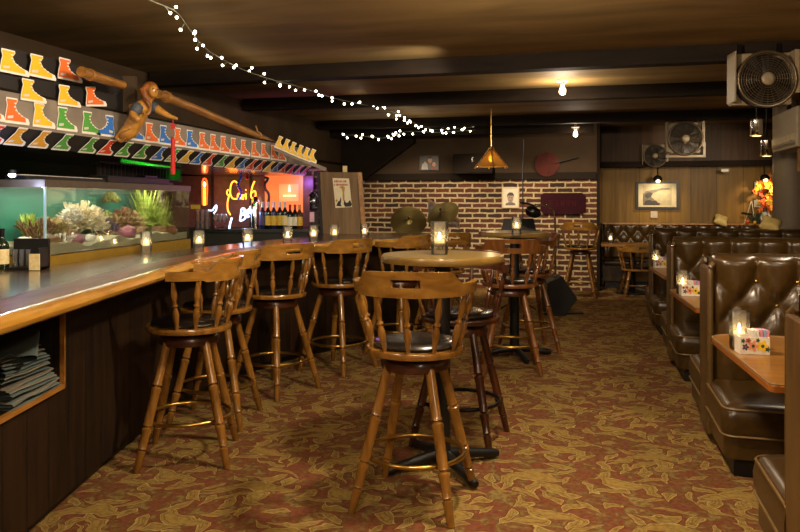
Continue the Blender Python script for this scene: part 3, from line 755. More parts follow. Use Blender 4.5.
def on_board(rows, rowname, zfun, group, w, h, slant=False, back=0.0, pole=False):
    for i,(px,colr,*rest) in enumerate(rows):
        t = tsolve(px); fl = bool(rest and rest[0])
        z = zfun(t, px)
        if slant:
            up = (C(t, z43(t), 0) - C(t, z4b(t), .105)); org = C(t, z4b(t), .105) + (up.normalized()).cross(cdir)*0 - cnl*.008 - Vector((0,0,.006))
        else:
            up = Vector((0,0,1)); org = C(t, z, back-.004)
        place_boot(colr, org, cdir, up, w, h, '%s paper boot, %s from left in %s' % (colr, ORD[i], rowname), group, fl, rest[1] if len(rest)>1 else 0)
def zpx(py): return lambda t, px: H0-(py-200)/F*(4.2+4.1*t)
r1 = [(13,'yellow'),(41,'yellow'),(68.5,'orange')]
for i,(px,c_) in enumerate(r1):
    t = tsolve(px); y = 4.2+4.1*t; by = (74.5,78.5,81)[i]
    place_boot(c_, C(t, H0-(by-200)/F*y, -.012), cdir, Vector((0,0,1)), .215, .135, '%s paper boot, %s from left in the topmost row' % (c_, ORD[i]), 'paper boots in the topmost row')
r2 = [(32,'yellow'),(68,'yellow'),(95,'orange')]
for i,(px,c_) in enumerate(r2):
    t = tsolve(px); y = 4.2+4.1*t; by = (102,106.5,106.5)[i]
    place_boot(c_, C(t, H0-(by-200)/F*y, -.012), cdir, Vector((0,0,1)), .20, .130, '%s paper boot, %s from left in the second row' % (c_, ORD[i]), 'paper boots in the second row', tilt=(0,.03,.12)[i])
r3 = [(-9,'orange'),(16.5,'orange'),(43.5,'yellow'),(66.5,'green'),(91,'green'),(105,'blue',True),(137,'blue'),(152,'orange'),(165.8,'blue'),(180,'orange'),(192,'blue'),(204.3,'orange'),(215,'orange'),(225,'orange'),(235,'orange'),(245,'orange'),(255.5,'orange'),(265,'orange'),(274.5,'orange'),(282,'orange')]
on_board(r3, 'the grey board row', lambda t,px: z43(t)+.018, 'paper boots on the grey board', .180, .148)
r4 = [(4,'red'),(26,'gold'),(49.5,'gold'),(72,'green'),(97.6,'green'),(115,'red'),(132,'green'),(149,'green'),(166,'blue'),(180,'green'),(192.5,'yellow'),(204,'blue'),(215.5,'red'),(227.6,'green'),(238,'yellow'),(248,'blue'),(257,'red'),(265.5,'red'),(274,'yellow'),(281,'blue'),(288.5,'red'),(296,'red'),(303,'red'),(309.5,'red')]
on_board(r4, 'the lowest slanted row', lambda t,px: 0, 'paper boots in the lowest row', .150, .150, slant=True)
# sloping little board with six yellow boots at the far end
Y5 = 7.25
pa, pb = P(273,148,Y5), P(326,169.5,Y5); d5 = (pb-pa).normalized()
s = MB(); q = Matrix((d5, Vector((0,1,0)), d5.cross(Vector((0,1,0))))).transposed()
s.box((pa+pb)/2 + Vector((0,.012,0.0)), ((pb-pa).length,.02,.035), q); o = s.build('sloping_board', M['greyboard'], None, smooth=0)
tag(o,'narrow pale board sloping down at the far end of the canopy','board')
for i,(px,py) in enumerate(((278.5,149),(285.5,152),(292,155),(299,158),(305.5,160.5),(311.5,162))):
    place_boot('yellow', P(px,py,Y5-.006), d5, Vector((0,0,1)) , .095, .125, 'yellow paper boot, %s from left on the sloping board' % ORD[i], 'yellow boots on the sloping board')
for o in list(b0.children): bpy.data.objects.remove(o)
bpy.data.objects.remove(b0)
# ================================================================ SPAR AND FIGUREHEAD
def stub(name, label, cat, pts, r, mat, extra=None):
    t = thing(name, label, cat, pts[0]); o0_ = Vector(pts[0])
    MB().tube([Vector(p)-o0_ for p in pts], r, 14).build('pole', mat, t, smooth=60)
    return t, o0_
p1, p2 = P(22,77,4.45), P(124,84,5.35)
t, q0 = stub('wooden_spar','varnished wooden spar with a ferrule end left of the figurehead','spar',[P(81,71.5,4.55),P(104,79.5,4.80),P(123,85,5.0)],[.033,.030,.028],M['polewood'])
s = MB(); d = (P(104,79.5,4.80)-P(81,71.5,4.55)).normalized(); c = P(90,74.8,4.65)-q0; s.cyl(c-d*.012,c+d*.012,.038,n=16); s.build('ferrule', M['trimwood'], t)
t, q0 = stub('wooden_spar','long varnished wooden spar running from the figurehead down to the far wall','spar',[P(158,94,5.35),P(200,111,6.0),P(262,138,7.3),P(286,150,8.0)],[.033,.035,.035,.033],M['polewood'])
s = MB(); d = (P(200,111,6.0)-P(158,94,5.35)).normalized(); c = P(166,97,5.47)-q0; s.cyl(c-d*.02,c+d*.02,.044,n=16); s.build('ferrule', M['trimwood'], t)
s = MB(); c = P(258,136,7.2)-q0; s.torus(c,.037,.008,20,6,Vector((0,0,1)).rotation_difference((P(286,150,8.0)-P(200,111,6.0)).normalized())); s.tube([c+Vector((0,0,.03)),c+Vector((-.02,-.01,.10))],.007,6); s.build('rope_lashing', M['trimwood'], t)

def skinned(name, verts, edges, radii, mat, parent, sub=2, root=0):
    me = bpy.data.meshes.new(name); me.from_pydata([tuple(v) for v in verts], edges, []); o = bpy.data.objects.new(name, me); COL.objects.link(o)
    md = o.modifiers.new('s','SKIN'); md.use_smooth_shade = True
    for i, r in enumerate(radii):
        sv = me.skin_vertices[0].data[i]; sv.radius = (r,r) if not isinstance(r,tuple) else r; sv.use_root = (i == root)
    sb = o.modifiers.new('u','SUBSURF'); sb.levels = sub; sb.render_levels = sub
    dg = bpy.context.evaluated_depsgraph_get(); ev = o.evaluated_get(dg); m2 = bpy.data.meshes.new_from_object(ev)
    for p in m2.polygons: p.use_smooth = True
    m2.materials.clear(); m2.materials.append(mat); o.modifiers.clear(); o.data = m2; o.parent = parent
    return o
FB = P(138,118,5.1)
fh = thing('figurehead','carved wooden figurehead with long brown hair leaning out from the bar canopy','figurehead',FB)
def L(px,py,dy=0.0): return P(px,py,5.1+dy)-FB
skinw = wood('carved_gold_wood','#8a5a1e','#c08a3a',.4,(14,14,14),.2)
hairw = wood('carved_brown_hair','#5a2e10','#9a5a22',.45,(40,40,12),.1,bump=.4)
vs = [L(136,122),L(130,131,.01),L(123,136,.0),L(119,139,-.01),L(140,112),L(145,105),L(149,100),L(151.5,94),L(152.5,89.5),
      L(137.5,107,-.05),L(132.5,115,-.09),L(140,121,-.11),
      L(152,105,.02),L(160,111,.0),L(170,116.5,-.02),L(178,119,-.03)]
ed = [(0,1),(1,2),(2,3),(0,4),(4,5),(5,6),(6,7),(7,8),(5,9),(9,10),(10,11),(5,12),(12,13),(13,14),(14,15)]
rd = [.062,.062,.050,.024,.070,.060,.028,.040,.040,.038,.032,.022,.036,.028,.017,.010]
skinned('body',vs,ed,rd,skinw,fh)
s = MB()
hc = L(150.5,90.5); s.ball(hc+Vector((-.006,.012,.008)),(.056,.058,.056),16,10)
for k in range(11):
    a = k/10; s.tube([hc+Vector((-.012,.03-.006*k,.03)), hc+Vector((-.042+.010*math.sin(k*2.1),.03-.009*k,-.01)), hc+Vector((-.040+.003*k,.025-.009*k,-.060-.01*math.sin(k))), hc+Vector((-.030+.005*k,.01-.008*k,-.105-.02*math.sin(k*1.7)))],[.020,.023,.020,.006],8)
s.build('hair', hairw, fh, smooth=70)
s = MB(); fc = hc+Vector((.027,-.027,-.008)); s.ball(fc,(.034,.034,.046),14,10); s.tube([fc+Vector((.018,-.018,.010)),fc+Vector((.030,-.028,-.006)),fc+Vector((.022,-.022,-.010))],[.004,.007,.005],8)
s.tube([fc+Vector((.024,-.008,-.022)),fc+Vector((.023,-.022,-.022)),fc+Vector((.008,-.027,-.021))],[.002,.005,.002],6); s.build('face', skinw, fh, smooth=70)
for dx,dy in ((.031,-.008),(.010,-.032)):
    s = MB(); s.ball(fc+Vector((dx,dy,.010)),.005,8,6); s.build('eye', M['black'], fh)
jm = plain('carved_blue_grey_sleeve','#3c4248',.6,var=.2)
skinned('jacket_sleeve',[L(141,105,-.04),L(136.5,108.5,-.06),L(133,115.5,-.09)],[(0,1),(1,2)],[.046,.050,.040],jm,fh)
skinned('jacket_sleeve',[L(148,104,.02),L(153,106.5,.015),L(159,111,.0)],[(0,1),(1,2)],[.036,.041,.036],jm,fh)
s = MB(); pts = [L(141,103,-.045),L(143,111,-.065),L(147,115,-.07),L(150.5,110,-.06),L(151,103,-.045)]; s.tube(smooth_path(pts,5),.005,6); s.build('necklace', M['trimwood'], fh)
s = MB(); s.tube(smooth_path([L(130,128,-.05),L(122,131,-.05),L(117,137,-.03),L(121,141,-.02),L(126,138,-.03)],5),[.012]*21,8); s.build('scroll', skinw, fh)

# red tassel
tas = thing('red_tassel','red star ornament with a long red tassel hanging below the figurehead arm','ornament',P(173,126,5.2)); q0 = P(173,126,5.2)
redm = plain('red_silk','#b81810',.6)
s = MB(xz); s.prism([((.028 if k%2==0 else .013)*math.sin(k*PI/5),(.028 if k%2==0 else .013)*math.cos(k*PI/5)) for k in range(10)],-.006,.006); s.build('star', redm, tas, smooth=0)
s = MB(); s.tube([(0,0,.06),(0,0,-.06)],.003,6); s.build('string', redm, tas)
s = MB(); s.ball((0,0,-.075),.011); s.build('bead', M['brass'], tas)
s = MB(); s.lathe([(.004,0),(.016,.05),(.014,.2),(.017,1.0)],(0,0,-.08),(0,0,-.34),12); s.build('tassel', redm, tas)
o = None

# ================================================================ BACK BAR
YB = 8.15
bb = thing('back_bar_cabinet','dark back bar cabinet holding the bottle row under the canopy','cabinet',(-1.85,YB+.3,0))
s = MB(); s.box((.0,0,.53),(1.66,.55,1.06)); s.build('body', M['darkboard'], bb, smooth=0)
s = MB(); s.box((.0,-.01,1.08),(1.70,.60,.035)); s.build('cabinet_top', M['black'], bb, smooth=0)
maro = plain('maroon_back_wall','#6a4440',.35,var=.2)
s = MB(); s.box((.0,.26,1.40),(1.66,.03,.60)); s.build('back_panel', maro, bb, smooth=0)
for k,xx in enumerate((-.35,.1)):
    s = MB(); s.box((xx,.235,1.40),(.03,.02,.6)); s.build('panel_batten', M['darkboard'], bb, smooth=0)
# brick pier
s = MB(); s.box((0,0,.9),(.26,.30,1.8)); o = s.build('brick_pier', M['brick_dark'], None, smooth=0); o.location = (-1.02,8.92,0); o['kind']='structure'
# orange lit panel and sign
lp = thing('lit_beer_panel','orange backlit beer panel with a small bottle picture at right of the back bar','lit panel',P(284,191,8.6)); 
s = MB(); s.box((0,0,0),(.44,.03,.50)); s.build('light_panel', glow('orange_panel','#d8743c',.55), lp, smooth=0)
s = MB(); s.box((.06,-.025,-.02),(.22,.03,.20)); s.build('sign_plate', glow('pink_orange_sign','#e08a5a',.6), lp, smooth=0)
s = MB(); s.lathe([(.012,0),(.012,.04),(.006,.055),(.006,.08)],(.07,-.05,-.01)); s.build('bottle_emblem', glow('cream_emblem','#ffe6c0',1.2), lp)
s = MB()
for k in range(7): s.box((.005+k*.022,-.045,-.055),(.014,.008,.016))
s.build('sign_lettering', glow('pale_lettering','#ffe0c0',1.2), lp, smooth=0)
# neon
YN = 8.35
def neon(name, label, strokes, mat, cat='neon sign', r=.0075, conv=None, Y=YN, parts='neon_tube'):
    pc = conv(*strokes[0][0]); q0 = P(pc[0],pc[1],Y); t = thing(name,label,cat,q0)
    for st in strokes:
        pts = [P(*conv(*p),Y)-q0 for p in st]; MB().tube(smooth_path(pts,5), r, 8).build(parts, mat, t, smooth=70)
    return t, q0
cv = lambda x,y: (180+x/6.65, 165+y/6.65)
n_or = glow('orange_neon','#ff9020',3.6); n_wh = glow('white_neon','#b8d8ff',1.9); n_ye = glow('yellow_neon','#ffb828',2.6); n_rd = glow('red_neon','#ff4010',3)
ca = [[(385,150),(378,118),(358,108),(340,130),(334,185),(350,222),(382,224)],[(322,162),(311,182),(320,200),(338,192)],[(326,205),(316,250),(318,300),(336,332)],
 [(405,192),(388,192),(383,212),(395,226),(406,212),(407,192),(412,228)],[(420,196),(420,230)],[(421,212),(430,197)],[(438,188),(438,228)],[(437,168),(440,164)],[(497,108),(482,140),(472,190),(474,215),(490,222),(504,198),(496,172),(476,186)]]
nt_, q0 = neon('neon_sign','orange and white script neon sign in the middle of the back bar',ca,n_or,conv=cv)
be = [[(398,372),(404,330),(410,292),(428,292),(426,315),(408,332),(432,332),(430,358),(400,374)],[(440,332),(458,318),(452,298),(438,318),(444,346),(462,340)],[(464,308),(482,292),(474,274),(460,298),(468,322),(486,312)],[(484,250),(490,292)],[(487,268),(498,238)]]
for st in be:
    MB().tube(smooth_path([P(*cv(*p),YN-.02)-q0 for p in st],5),.009,8).build('white_neon_tube', n_wh, nt_, smooth=70)
c2, q0 = neon('neon_sign','tall candle shaped yellow and red neon sign at left of the back bar',[[(152,265),(150,170),(150,110),(163,90),(178,112),(180,180),(176,265)]],n_rd,conv=cv,r=.008)
MB().tube([P(*cv(163,268),YN)-q0,P(*cv(163,150),YN)-q0],.013,10).build('yellow_neon_tube', n_ye, c2)
MB().ball(P(*cv(163,128),YN)-q0,(.014,.012,.028)).build('flame_tube', glow('neon_flame','#fff0a0',5), c2)
c3, q0 = neon('neon_sign','small white scribble neon beside the wine glasses',[[(188,300),(214,302),(228,282),(242,268),(240,300),(224,320)]],n_wh,conv=cv,r=.008)
c4, q0 = neon('neon_sign','upright bluish white neon bar left under the script sign',[[(345,350),(336,380),(328,420),(330,450)]],n_wh,conv=cv,r=.011)
# beads
bd = thing('bead_string','blue and red party beads hanging over the script neon sign','beads',P(240,172,8.2)); q0 = P(240,172,8.2)
bb_ = plain('blue_bead','#2a3ad0',.25); rb_ = plain('red_bead','#c02020',.25)
for k in range(12):
    s = MB(); s.ball(P(239.5+1.6*math.sin(k*.9),172+k*2.4,8.2)-q0,.017); s.build('bead', bb_, bd)
for k in range(3):
    s = MB(); s.ball(P(247,172+k*3.0,8.2)-q0,.022); s.build('bead', rb_, bd)

# bottles
bg = {k: plain('bottle_'+k, c, .12, var=.1, coat=.4) for k,c in dict(blue='#1c2040',black='#0c0b10',green='#16240f',amber='#4a2408').items()}
foil = {k: plain('foil_'+k, c, .3, .4) for k,c in dict(silver='#b8b4c4',red='#a02018',black='#18141c',gold='#b89030').items()}
lab_ = {k: plain('label_'+k, c, .6, var=.15, scale=60) for k,c in dict(yellow='#c8a030',white='#dcd2bc',cream='#d8c48c',purple='#40305c').items()}
def bottle(x, y, z, h, body, fo, la, label, group=None, r=.036):
    t = thing('bottle', label, 'bottle', (x,y,z), 0, group)
    s = MB(); s.lathe([(r*.9,0),(r,.02),(r,.58),(r*.92,.64),(r*.45,.74),(r*.36,.80),(r*.36,.97),(r*.42,.975),(r*.42,1)],(0,0,0),(0,0,h),18); s.build('glass_body', bg[body], t, smooth=50)
    s = MB(); s.lathe([(r*.40,.80),(r*.40,.96),(r*.47,.965),(r*.47,1.004)],(0,0,0),(0,0,h),14); s.build('foil_cap', foil[fo], t, smooth=50)
    s = MB(); s.lathe([(r*1.03,.14),(r*1.03,.50)],(0,0,0),(0,0,h),18,caps=False); s.build('paper_label', lab_[la], t)
    return t
zt = 1.0985
for i,(px,bo,fo,la,lb) in enumerate(((262.5,'blue','silver','purple','dark wine bottle with a purple label, leftmost of the back bar row'),(268,'black','silver','yellow','wine bottle with a yellow label, second from the left in the row'),(273.8,'blue','silver','yellow','wine bottle with silver foil, third from the left in the row'),(279.8,'black','silver','yellow','wine bottle with a yellow label, fourth from the left in the row'),(285,'black','silver','cream','wine bottle fourth from the right in the back bar row'),(290,'black','red','white','white labelled bottle third from the right in the back bar row'),(295,'black','red','white','white labelled bottle second from the right in the back bar row'),(299.5,'amber','gold','yellow','yellow labelled bottle at the right end of the back bar row'))):
    y = 8.20; bottle((px-400)/F*y, y, zt, .30 if i<5 else .27, bo, fo, la, lb, 'bottles on the back bar')
# steel dispenser, tap handle, paddle
s = MB(); s.lathe([(.05,0),(.052,.28),(.04,.33),(.02,.36)],n=20); o = s.build('steel_canister', M['chrome'], None); o.location = ((255.5-400)/F*8.3,8.3,zt); tag(o,'steel canister between the script neon and the bottle row','canister')
th = thing('tap_handle','black curved tap handle on a steel tower behind the bottles','tap handle',((266.5-400)/F*8.38,8.38,zt)); q0 = Vector(th.location)
s = MB(); s.tube(smooth_path([P(268,205,8.38)-q0,P(269,195,8.38)-q0,P(265.5,189,8.38)-q0,P(265,184,8.38)-q0,P(268,179,8.38)-q0,P(264.5,177.5,8.38)-q0],5),[.016]*26,8); s.build('handle', M['black'], th)
s = MB(); s.cyl((0.02,0,0),(0.02,0,P(268,205,8.38).z-zt+.01),.018); s.build('tower', M['chrome'], th)
s = MB(xz); s.prism([(.028*math.cos(a*PI/8),.075*math.sin(a*PI/8)) for a in range(16)]+[],-.01,.01); o = s.build('tap_paddle', plain('grey_green_paddle','#8a8a70',.5), None); o.location = P(259,194,8.42)
bpy.data.objects.remove(o)
ta = thing('tap_handle','pale oval tap handle on a steel tower right of the script neon','tap handle',((259.5-400)/F*8.42,8.42,zt)); q0 = Vector(ta.location)
s = MB(xz); s.prism([(.030*math.cos(a*PI/8),.26+.10*math.sin(a*PI/8)) for a in range(16)],-.01,.01); s.build('handle', plain('pale_oval','#8a8a70',.5), ta)
s = MB(); s.cyl((0,0,0),(0,0,.18),.014); s.build('tower', M['chrome'], ta)
# stacked pint glasses, wine glasses, card
def tumbler_stack(px, y, n):
    for k in range(n):
        pass
pk = 0
for r_,zz in enumerate((0,.075,.15)):
    for c_ in range(3):
        s = MB(); s.lathe([(.022,0),(.026,.07),(.023,.068),(.020,.004)],n=14,caps=False); o = s.build('shot_glass', M['glass'], None)
        x = (194.5+c_*4.6-400)/F*8.0; o.location = (x+.02,8.06,zt+zz); pk += 1
        tag(o,'small glass, %s from left in the %s layer of the stack below the neon candle' % (ORD[c_],('bottom','middle','top')[r_]),'glass','stacked glasses below the neon candle')
o = MB().box((0,0,0),(.10,.012,.045)).build('yellow_card', lab_['yellow'], None, smooth=0); o.location = P(195.5,203.5,8.06)+Vector((0,0,0)); o.location.z = zt+.225+.0225; tag(o,'small yellow card standing on the stacked glasses','card')
for k,px in enumerate((215.5,220,224.5)):
    t = thing('wine_glass',('left','middle','right')[k]+' one of three wine glasses under the white scribble neon','wine glass',((px-400)/F*8.1,8.1,zt),0,'wine glasses on the back bar')
    MB().lathe([(.028,0),(.028,.004),(.004,.010),(.003,.075)],n=14).build('stem', M['glass'], t)
    MB().lathe([(.004,.075),(.026,.10),(.032,.13),(.028,.17),(.026,.168),(.030,.13),(.024,.102)],n=16,caps=False).build('bowl', M['glass'], t)
# dark rounded ornament with a pink card by the brick pier
t = thing('wall_phone','dark shiny wall telephone with a pink card, right of the brick pier','telephone',P(314,208,8.2)); q0 = P(314,208,8.2)
ph = plain('dark_purple_plastic','#191528',.15,coat=.5)
MB().box(P(313.5,203,8.2)-q0,(.10,.06,.16)).build('body', ph, t, bevel=.02)
MB().tube(smooth_path([P(310,196,8.14)-q0,P(313.5,193,8.12)-q0,P(317,197,8.12)-q0,P(317,206,8.12)-q0],5),[.020]*16,10).build('handset', ph, t)
MB().ball(P(313.5,201,8.16)-q0,(.032,.012,.032)).build('dial', M['chrome'], t)
MB().box(P(312,217,8.2)-q0,(.05,.012,.11)).build('pink_card', plain('pink_card','#d8a8b8',.6), t, smooth=0)
MB().box(P(314.5,222,8.24)-q0,(.09,.03,.26)).build('back_plate', M['darkboard'], t, smooth=0)

# poster board on the counter
pb_ = thing('poster_board','tall dark wooden board leaning at the bar end with a small poster on it','board',P(343,236,8.42)); q0 = P(343,236,8.42); pb_.location.z = BT; q0.z = BT
Yq = 8.42
pts = [P(319.5,172,Yq)-q0,P(358,172.5,Yq)-q0,P(362.5,236,Yq)-q0,P(323,236,Yq)-q0]
brd = plank_mat('poster_board_wood','#69523a','#8c7150',wid=.6,axis=0,rough=.6,gap=.0,grain=(30,8,2))
for p in pts[2:]: p.z = 0
s = MB(xz); s.prism([(p.x,p.z) for p in reversed(pts)],-.012,.012); s.build('panel', brd, pb_, smooth=0)
for k,(a,b_) in enumerate(((0,3),(1,2))):
    s = MB(); d = pts[b_]-pts[a]; w = .05 if k else .03; off = Vector((.02 if k else -.01,.0,0))
    s.prism([(-w/2,-.05),(w/2,-.05),(w/2,.02),(-w/2,.02)],0,1,Matrix(((1,0,d.x,pts[a].x+off.x),(0,1,0,0),(0,0,d.z,pts[a].z),(0,0,0,1))))
    s.build('side_frame', M['trimwood'] if k else M['darkboard'], pb_, smooth=0)
s = MB(); s.box(P(345,169,Yq)-q0,(.05,.02,.07)); s.build('hanging_tab', lab_['cream'], pb_, smooth=0)
po = thing('poster','small cream poster with two red lines above black silhouettes, pinned to the dark wooden board','poster',P(342.5,192,Yq-.02)); q0 = P(342.5,192,Yq-.02)
pq = [P(332.5,178,Yq-.02)-q0,P(349,178.5,Yq-.02)-q0,P(352,207,Yq-.02)-q0,P(335.5,208,Yq-.02)-q0]
s = MB(xz); s.prism([(p.x,p.z) for p in reversed(pq)],-.003,.003); s.build('paper', plain('cream_paper','#e0d4b0',.6,var=.06), po, smooth=0)
def pxy(x,y): p = P(320+x/6.65,165+y/6.65,Yq-.02)-q0; return (p.x,p.z)
inkr = plain('red_ink','#a83a28',.6); inkb = plain('black_ink','#16120e',.6); inko = plain('ochre_ink','#b08a3a',.6)
for row,(y0,x0,x1) in enumerate(((102,95,182),(124,93,186))):
    s = MB(xz); rr = random.Random(row); x = x0
    while x < x1-6:
        w = rr.choice((5,7,8)); pa_ = pxy(x,y0+rr.choice((0,0,2))); pb2 = pxy(x+w,y0+14)
        s.prism([(pa_[0],pb2[1]),(pb2[0],pb2[1]),(pb2[0],pa_[1]),(pa_[0],pa_[1])],.003,.005); x += w+(3 if rr.random()<.8 else 7)
    s.build('lettering', inkr, po, smooth=0)
for nm_,m_,poly in (('silhouette',inkb,[(160,228),(172,250),(185,250),(200,232),(212,262),(205,276),(168,278),(158,262)]),('silhouette',inkb,[(108,272),(120,244),(132,236),(137,212),(142,230),(138,262),(146,276)]),('figure',inko,[(126,148),(150,138),(166,148),(162,180),(164,232),(152,240),(150,180),(144,158)]),('figure',inko,[(102,236),(112,226),(118,238),(110,248)])):
    s = MB(xz); s.prism([pxy(*p) for p in reversed(poly)],.003,.005); s.build(nm_, m_, po, smooth=0)

# ================================================================ CANDLE TUMBLERS
def make_tumbler():
    t = thing('candle_tumbler','x','candle glass')
    h, r = .155, .042
    prof = [(.0,.0),(r*.93,.0),(r*.98,.01),(r*.98,.035),(r*.93,.042),(r*1.0,.05),(r*1.0,.078),(r*.95,.085),(r*1.02,.093),(r*1.03,h),(r*.95,h),(r*.90,.075),(r*.86,.052),(0,.050)]
    MB().lathe(prof,n=18,caps=False).build('glass', M['glass'], t, smooth=40)
    MB().lathe([(.026,.054),(.028,.066),(.024,.070),(.0,.068)],n=16).build('wax', M['wax'], t)
    MB().lathe([(.002,.068),(.0065,.078),(.0055,.088),(.0015,.104)],n=10).build('flame', M['flame'], t, smooth=70)
    return t
CT = make_tumbler(); first = [True]
def tumbler(px, py, z, label, sc=1.0, group='candle tumblers on the bar'):
    y = (H0-z)*F/(py-200); loc = Vector(((px-400)/F*y, y, z))
    o = CT if first[0] else copy_tree(CT); first[0] = False
    o.location = loc; o.scale = (sc,sc,sc); o['label'] = label; o['group'] = group; return o
for px,py,lb in ((146,253,'lit candle tumbler on the bar in front of the aquarium, nearest us'),(199,250.5,'lit candle tumbler at the far end of the aquarium, below the stacked glasses'),(247.5,247.5,'lit candle tumbler on the bar in front of the script neon sign'),(287.5,244,'lit candle tumbler on the bar in front of the bottle row'),(313.5,242,'lit candle tumbler on the bar under the wall telephone'),(334.5,240.8,'lit candle tumbler on the bar before the poster board left side'),(364.5,239.2,'lit candle tumbler on the bar at the right edge of the poster board')):
    tumbler(px,py,BT,lb)
tumbler(439.5,254.5,1.1325,'tall lit candle tumbler standing on the nearest round table',1.12,'candle tumblers on tables')
tumbler(516.5,234.6,1.1325,'lit candle tumbler standing on the farther round table',.95,'candle tumblers on tables')
# things at the near end of the aquarium
yb = 4.15
bottle((2-400)/F*yb, yb, BT, .23, 'green','black','cream','dark wine bottle with a cream label at the left edge on the bar',r=.036)
t = thing('bar_caddy','black bar caddy box below the near end of the aquarium','caddy',((23-400)/F*yb,yb+.05,BT))
MB().box((0,.05,.085),(.20,.02,.17)).build('back_plate', M['black'], t, smooth=0)
MB().box((0,-.01,.006),(.20,.12,.012)).build('tray', M['black'], t, smooth=0)
MB().box((.095,-.01,.06),(.010,.12,.12)).build('side_plate', M['black'], t, smooth=0)
for k,px in enumerate((13.5,20,26.5)):
    s = MB(); s.lathe([(.014,0),(.016,.10),(.014,.098),(.012,.004)],n=14,caps=False); o = s.build('shot_glass', M['glass'], None); o.location = ((px-400)/F*yb,yb+.02,BT+.0125)
    tag(o,('left','middle','right')[k]+' of three slim glasses standing in the black bar caddy','glass','glasses in the bar caddy')
o = MB().box((0,0,.045),(.055,.012,.09)).build('menu_card', lab_['cream'], None, smooth=0); o.location = ((34.5-400)/F*4.1,4.1,BT+.001); tag(o,'cream card standing before the bar caddy','card')
# LED lamp and glass rack over the tank
t = thing('shelf_light','small bluish white light fixed under the canopy above the near end of the aquarium','light',P(12,175,4.35))
MB().lathe([(.012,0),(.022,.01),(.022,.03)],(0,0,0)).build('lamp_body', M['black'], t)
MB().ball((0,0,.0),(.02,.02,.014)).build('bulb', glow('blue_white_led','#c8d4ff',14), t)
t = thing('strip_light','white strip light lying along the near top of the aquarium','light',T(.05,.2,1.565))
MB().box((.45,0,0),(.9,.06,.022)).build('diffuser', plain('white_strip','#c8c0b4',.4), t, smooth=0); t.rotation_euler = (0,0,trz)
t = thing('equipment_box','black equipment box lying on top of the far half of the aquarium','box',T(1.45,.20,1.575)); t.rotation_euler = (0,0,trz)
MB().box((0,0,.0),(1.0,.16,.05)).build('case', M['black'], t, smooth=0, bevel=.006)
MB().box((.25,0,.035),(.22,.08,.02)).build('lid', M['blackmetal'], t, smooth=0)
# green lamp and hanging stemware rack behind
t = thing('green_tube_light','green tube light glowing under the canopy behind the stemware rack','light',T(2.45,.55,1.67)); t.rotation_euler = (0,0,trz)
MB().cyl((-.5,0,0),(.5,0,0),.014).build('tube', glow('green_tube','#28e830',1.6), t)
MB().box((0,0,.026),(1.1,.05,.02)).build('fitting', M['black'], t, smooth=0)
t = thing('stemware_rack','slatted rack under the canopy lit green from behind','rack',T(1.85,.30,1.655)); t.rotation_euler = (0,0,trz)
for k in range(24):
    MB().box((-.72+k*.062,0,0),(.008,.03,.10)).build('slat', M['darkboard'], t, smooth=0)
MB().box((0,0,.052),(1.5,.05,.012)).build('top_bar', M['darkboard'], t, smooth=0); MB().box((0,0,-.052),(1.5,.02,.012)).build('bottom_bar', M['darkboard'], t, smooth=0)
# ================================================================ STAGE
def W(px, py, b):                 # point on a wall facing the room at distance b
    k = (px-400)/F; return P(px, py, b/(k*SA+CA))
cymb = plain('bronze_cymbal', '#94834f', .33, .9, var=.2, scale=6)
def cymbal(c, r, nrm, label, group):
    t = thing('cymbal', label, 'cymbal', (c.x,c.y,0), 0, group); n = Vector(nrm).normalized(); q0 = Vector((c.x,c.y,0))
    q = Vector((0,0,1)).rotation_difference(n); s = MB(Matrix.Translation((0,0,c.z)) @ q.to_matrix().to_4x4())
    s.lathe([(r,-.012),(r*.6,.002),(r*.25,.010),(r*.20,.014),(r*.12,.034),(.012,.040),(.012,.036),(r*.11,.030),(r*.19,.010),(r*.6,-.001),(r,-.015)],n=40,caps=False); s.build('cymbal_plate', cymb, t, smooth=40)
    s = MB(); s.cyl(Vector((0,0,c.z))+n*.01,Vector((0,0,c.z))+n*.075,.010,n=10); s.ball(Vector((0,0,c.z))+n*.075,.018); s.build('wing_nut', M['chrome'], t)
    b_ = Vector((0,0,c.z))-n*.02
    s = MB(); s.tube([b_+n*.05,b_-n*.03,Vector((0,.06,c.z-.15)),Vector((0,.06,.35))],.011,8); s.build('stand_pole', M['chrome'], t)
    for k in range(3):
        a = k*2*PI/3+.4; s = MB(); s.tube([(0,.06,.40),(.26*math.cos(a),.06+.26*math.sin(a),.012)],.008,6); s.build('tripod_leg', M['chrome'], t)
    return t
cymbal(P(408.5,221,10.2), .247, (.02,-.82,.55), 'bronze cymbal facing us on the stage, left of the tilted one', 'drum cymbals')
cymbal(P(442.5,213.5,9.9), .225, (-.36,-.52,.62), 'bronze cymbal tilted steeply in front of the bar chimes', 'drum cymbals')
pa, pb = P(427.5,199.5,10.5), P(460.5,221.5,10.5)
t = thing('bar_chimes','tilted wooden bar of hanging grey metal chimes behind the tilted cymbal','chimes',(pa.x+.22,10.5,0)); q0 = Vector(t.location)
d = (pb-pa).normalized(); q = Matrix((d,Vector((0,1,0)),d.cross(Vector((0,1,0))))).transposed()
MB().box((pa+pb)/2-q0,((pb-pa).length,.03,.045),q).build('wooden_bar', M['trimwood'], t, smooth=0)
chm = plain('dull_aluminium','#a8aab4',.3,.7)
for k in range(24):
    p = pa.lerp(pb,(k+.8)/25)-q0; h = .20 - .0045*k
    MB().cyl(p-Vector((0,0,.02)),p-Vector((0,0,.02+h)),.0075,n=8).build('chime', chm, t)
MB().tube([(pa+pb)/2-q0,Vector((0,.03,.95)),Vector((0,.03,.0))],.010,8).build('stand_pole', M['blackmetal'], t)
MB().lathe([(.16,0),(.16,.012),(.02,.025)],(0,.03,0),n=20).build('stand_base', M['blackmetal'], t)
